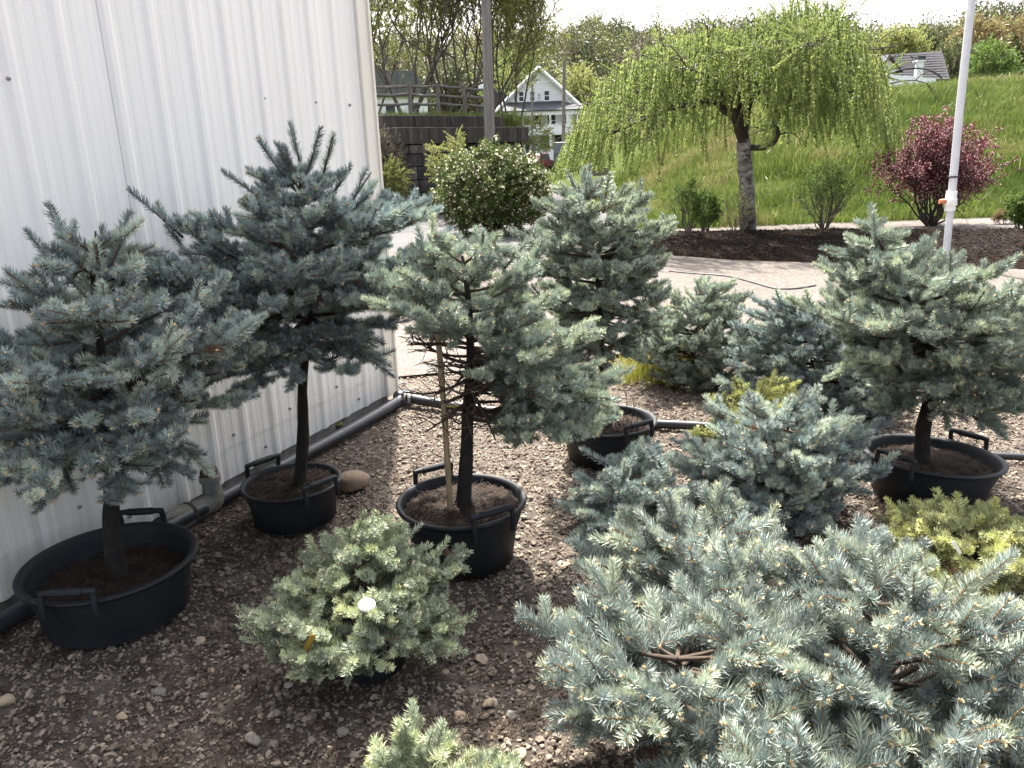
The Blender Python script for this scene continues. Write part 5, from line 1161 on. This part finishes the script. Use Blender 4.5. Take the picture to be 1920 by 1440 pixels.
# picket railing, car, van, low posts near the house
M['iron'] = simple('black_iron', [(0.3, (0.01, 0.01, 0.012)), (0.7, (0.025, 0.025, 0.028))], scale=9, rough=.5)
fo = gnd(1042, 338); rf_ = empty('railing', fo, 0, 'black metal picket railing along the road by the white house', 'railing'); fe = gnd(1085, 333) - fo
for zz in (.12, .95): MB().tube([(0, 0, zz), fe + (0, 0, zz)], .03, 4).build('rail', M['iron'], rf_)
for i in range(9): t = i / 8; MB().tube([fe * t + (0, 0, 0), fe * t + (0, 0, 1.05)], .028 if i % 4 else .045, 4).build('picket', M['iron'], rf_)
def vehicle(label, cat, loc, rz, L_, W_, H_, mat, van=False):
    o = empty('parked_' + cat, loc, rz, label, cat); r = .33
    prof = [(-L_ / 2, .3), (L_ / 2, .3), (L_ / 2, H_ * .52), (L_ * .46, H_ * .6), (L_ * .25, H_ * .64), (L_ * .12, H_), (-L_ * .30 if not van else -L_ * .47, H_), (-L_ * .45 if not van else -L_ * .49, H_ * .64), (-L_ / 2, H_ * .58)]
    bevel(MB().prism(prof, -W_ / 2, W_ / 2, 'y').build('body', mat, o), .08, 3)
    for s in (-1, 1):
        MB().prism([(-L_ * .40, H_ * .66), (L_ * .21, H_ * .66), (L_ * .11, H_ * .94), (-L_ * .29, H_ * .94)], s * W_ / 2 - .01, s * W_ / 2 + .012, 'y').build('side_window', M['glass'], o)
        for xx in (-.31, .31):
            wh = MB().tube([(xx * L_, s * (W_ / 2 - .18), r), (xx * L_, s * (W_ / 2 + .01), r)], r, 18).build('wheel', M['pipe'], o); MB().tube([(xx * L_, s * (W_ / 2 + .005), r), (xx * L_, s * (W_ / 2 + .02), r)], r * .6, 14).build('rim', M['steel'], wh)
        MB().box((L_ / 2, s * W_ * .36, H_ * .46), (.06, .3, .14)).build('headlight', M['curtain'], o)
    MB().prism([(L_ * .25, H_ * .66), (L_ * .255, H_ * .66), (L_ * .135, H_ * .96), (L_ * .13, H_ * .96)], -W_ * .42, W_ * .42, 'y').build('windscreen', M['glass'], o)
    return o
M['red'] = simple('red_car_paint', [(0.3, (0.16, 0.02, 0.03)), (0.7, (0.20, 0.03, 0.04))], scale=2, rough=.25)
M['slate'] = simple('slate_car_paint', [(0.3, (0.10, 0.115, 0.14)), (0.7, (0.13, 0.145, 0.17))], scale=2, rough=.3)
c = atY(1022, 303, 66); vehicle('red car parked below the white house porch', 'car', (c[0] - .7, 66, max(0.1, c[2] - .75)), 1.2, 4.3, 1.75, 1.42, M['red'])
c = atY(1052, 303, 68); vehicle('slate grey van parked by the picket railing', 'van', (c[0] + .6, 68, max(.3, c[2] - .4)), 1.4, 4.9, 1.95, 1.95, M['slate'], True)
bp = gnd(1118, 352); bn = empty('timber_barrier', bp, 0, 'low weathered timber posts with a board at the foot of the hill', 'barrier')
for dx in (-.35, .45): bevel(MB().box((dx, 0, .45), (.22, .22, 1.0)).build('post', M['old_wood'], bn), .02)
bevel(MB().box((.05, -.14, .7), (1.2, .06, .28)).build('board', M['old_wood'], bn), .01)

# ================================================================== TREES BEYOND
def decid(label, O, stems, height, mat, seed, name='budding_tree', size=(.22, .42), per=1.0, kids=4, bark='bark_grey', levels=3, lean=.5, srad=.052, protos=None, group='budding trees on the bank'):
    rg = np.random.default_rng(seed); O = np.array(O, float); root = empty(name, O, 0, label, 'tree', group); mb = MB(); tips = []
    for i in range(stems):
        a = i * 2.4 + seed; d = np.array([math.cos(a) * lean * rg.uniform(.4, 1.1), math.sin(a) * lean * .6, 1.0]); branchy(mb, (math.cos(a) * .25, math.sin(a) * .25, -.3), d, height * rg.uniform(.5, .65), srad, levels, rg, tips, .75, .25, kids, 0, 6)
    mb.build('trunk', M[bark], root, smooth=True, fix=False)
    leaves('crown', tips, 0, protos or SPRIG_FINE, M[mat], rg, per, .25, size, root)
    return root
decid('many-stemmed tree with yellow-green young leaves leaning over the rail fence', atY(845, 205, 30.0), 6, 6.8, 'spring_leaf', 61, per=.9, lean=.7, size=(.3, .55))
decid('tree with rust-brown young leaves behind the wooden utility pole', atY(905, 208, 32.0), 5, 6.5, 'rust_leaf', 62, per=.9, lean=.5, size=(.28, .5))
decid('leaning tree with dark limbs and pale green leaves beside the metal building corner', atY(765, 203, 29.0), 5, 6.0, 'spring_leaf', 63, per=.9, lean=.85, size=(.3, .55))
decid('slender green tree rising at the end of the abutment', atY(960, 225, 33), 4, 5.0, 'spring_leaf', 64, per=1.2, lean=.5, size=(.25, .45), srad=.05)
decid('tall thin pale tree standing behind the first fence post', atY(700, 200, 36), 4, 7.5, 'spring_leaf', 65, per=.8, lean=.6, size=(.3, .55))
# undergrowth on the wing wall and saplings before the abutment
leafball('bramble', 'tangled tan-brown bramble spilling over the left wing of the abutment', 'bramble', np.array([atY(716, 280, 22.2)[0], 22.2, .1]), .5, .5, .75, 500, SPRIG_FINE, M['wood_leaf_b'], 71, (.2, .35), 1.5, trunk=.02)
leafball('bramble', 'yellow-green bramble at the foot of the abutment wing wall', 'bramble', np.array([atY(722, 300, 21.6)[0], 21.6, 0]), .5, .45, .4, 420, SPRIG_FINE, M['spring_leaf'], 72, (.2, .32), 1.15, trunk=.02)
leafball('bramble', 'low green bush growing beyond the end of the abutment coping', 'bramble', np.array([0.75, 27.5, 1.0]), .9, .8, .8, 500, SPRIG_FINE, M['spring_leaf'], 73, (.2, .35), 1.2, trunk=.02)
def sapling(label, x, y0, y1, Y, wdt, seed):
    rg = np.random.default_rng(seed); b = gnd(x + 6, 410); b = np.array([atY(x, 350, Y)[0], Y, 0]); t = atY(x, y0, Y); o = empty('sapling', b, 0, label, 'sapling', None); p = smooth_path([(0, 0, -.05), ((t[0] - b[0]) * .5 + .04, 0, t[2] * .5), tuple(t - b)], 6); MB().tube(p, np.linspace(.018, .006, len(p)), 5).build('stem', M['bark_grey'], o)
    zb = atY(x, y1, Y)[2]; n = 110; z = rg.uniform(zb, t[2], n); a = rg.uniform(0, 6.28, n); r = wdt * np.sqrt(rg.random(n)) * (1 - .5 * np.abs((z - zb) / (t[2] - zb) - .55)); P = np.stack([np.interp(z, p[:, 2], p[:, 0]) + r * np.cos(a), r * np.sin(a), z], 1)
    scatter('foliage', SPRIG_FINE, P, frames_to_euler(np.stack([np.cos(a), np.sin(a), rg.normal(.2, .5, n)], 1), rg.normal(0, 1, (n, 3))), rg.uniform(.16, .28, n), rg.integers(0, 3, n), rg.uniform(.5, 1, n), M['spring_leaf'], o)
sapling('bright yellow-green sapling in front of the stone wall with trailing leaves', 815, 272, 335, 20.6, .11, 1)
sapling('taller yellow-green sapling in front of the stone wall next to the flowering shrub', 852, 253, 310, 20.2, .11, 2)
# individual trees on the far side of the hill
for lb, x, y, Y, rx, rz, mt, sd_ in [('round dark green tree on the hill crest right of the pipe pole', 1855, 140, 52, 1.25, 1.45, 'shrub_leaf', 81), ('bright green bushy tree above the grey roof', 1682, 100, 75, 2.2, 1.6, 'spring_leaf', 82), ('olive tree with thin crown behind the end of the grey roof', 1790, 130, 62, 1.6, 1.7, 'wood_leaf_a', 83), ('tan budding tree on the ridge beyond the round dark green tree', 1905, 110, 85, 3.2, 3.4, 'rust_leaf', 84), ('yellow-green tree right behind the white house gable', 1085, 195, 95, 2.6, 3.4, 'spring_leaf', 85), ('pale olive tree above the dormer of the grey-roofed house', 1740, 105, 90, 2.8, 2.6, 'wood_leaf_a', 86), ('dark green tree shading the white house side wing', 965, 190, 92, 3.0, 4.5, 'shrub_leaf', 87), ('tan budding tree near the ridge end by the pipe pole', 1830, 100, 80, 2.2, 2.6, 'rust_leaf', 88)]:
    c = atY(x, y, Y); leafball('round_tree', lb, 'tree', (c[0], Y, c[2] - rz), rx, rx, rz, int(700 * max(1, rx * .6)), SPRIG, M[mt], sd_, (.35, .6) if Y < 70 else (.5, .85), rz * 1.15, trunk=.12)
# the wood on the slope
def make_far_tree(seed, conifer=False, sparse=1.0):
    rg = np.random.default_rng(seed); V = []; F_ = []; P = []; mb = MB(); tips = []
    if conifer:
        mb.tube([(0, 0, 0), (0, 0, .98)], [.018, .004], 4, cap=False)
    else:
        mb.tube([(0, 0, 0), (.01, .01, .5), (0, .02, .92)], [.014, .010, .003], 4, cap=False)
        for i in range(12):
            z = rg.uniform(.35, .85); a = rg.uniform(0, 6.28); L_ = rg.uniform(.12, .26); mb.tube([(0, 0, z), (math.cos(a) * L_ * .6, math.sin(a) * L_ * .6, z + L_ * .55), (math.cos(a) * L_ * .8, math.sin(a) * L_ * .8, z + L_ * .95)], [.006, .004, .002], 3, cap=False)
    V = list(np.concatenate(mb.v)); F_ = list(mb.f); P = [(1, 0, 0)] * len(V)
    for i in range(int(1500 * sparse)):
        if conifer:
            z = rg.uniform(.12, 1); r = .19 * (1 - z) * rg.uniform(.5, 1.05) + .01; a = rg.uniform(0, 6.28); c = np.array([r * math.cos(a), r * math.sin(a), z - .02]); s_ = .02
        else:
            u = unit(rg.normal(0, 1, 3)); r = rg.random() ** .4; c = u * r * (.22, .22, .33) * (1 + .25 * math.sin(u[0] * 6 + seed) * math.sin(u[2] * 5)) + (0, 0, .64); s_ = .0165
        d1 = unit(rg.normal(0, 1, 3)) * s_ * rg.uniform(.5, 1.1); d2 = unit(np.cross(d1, rg.normal(0, 1, 3))) * s_ * rg.uniform(.4, .8); k = len(V); V += [c - d1, c + d2, c + d1, c - d2]; F_.append((k, k + 1, k + 2, k + 3)); P += [(0, rg.random(), 0)] * 4
    return proto('far_tree', V, F_, np.array(P))
FT = [make_far_tree(1), make_far_tree(2, sparse=.7), make_far_tree(3, sparse=1.2)]; FB = [make_far_tree(4, sparse=.35), make_far_tree(5, sparse=.5)]; FC = [make_far_tree(6, True), make_far_tree(7, True)]
def wood(name, label, protos, mat, n, seed, hr, dens=None):
    rg = np.random.default_rng(seed); az = rg.uniform(-.25, .68, n); d = 96 + 120 * rg.random(n) ** .8; x, y = d * np.sin(az), d * np.cos(az); z = slope_z(x, y) - .4
    o = scatter(name, protos, np.stack([x, y, z], 1), np.stack([rg.normal(0, .04, n), rg.normal(0, .04, n), rg.uniform(0, 6.28, n)], 1), rg.uniform(*hr, n)[:, None] * rg.uniform(.85, 1.2, (n, 3)), rg.integers(0, len(protos), n), np.clip(rg.normal(.5, .27, n), 0, 1), M[mat]); tag(o, label, 'woodland')
wood('leafing_wood', 'olive green leafing woodland covering the far slope', FT, 'wood_leaf_a', 520, 1, (9, 14.5))
wood('bare_wood', 'greyish bare-twigged trees mixed through the far slope woodland', FB, 'wood_leaf_b', 330, 2, (10, 14.5))
wood('conifer_wood', 'dark conifers scattered in the far slope woodland', FC, 'conifer_leaf', 26, 3, (8, 11.5))
# dead twigs standing in the tub of the dense spruce
rg = np.random.default_rng(77); mb = MB()
for i in range(14):
    a = rg.uniform(0, 6.28); r = rg.uniform(.02, .16); p = np.array([r * math.cos(a), r * math.sin(a), 0]); mb.tube([p, p + rg.normal(0, .03, 3) + (0, 0, .05), p + rg.normal(0, .05, 3) + (0, 0, rg.uniform(.06, .15))], [.0025, .002, .001], 4, cap=False)
o = mb.build('dry_twigs', M['twig']); o.location = (pD[0] + .10, pD[1] - .05, .165); tag(o, 'dry brown twigs poking from the soil of the tub beside the yard pipe', 'twigs')
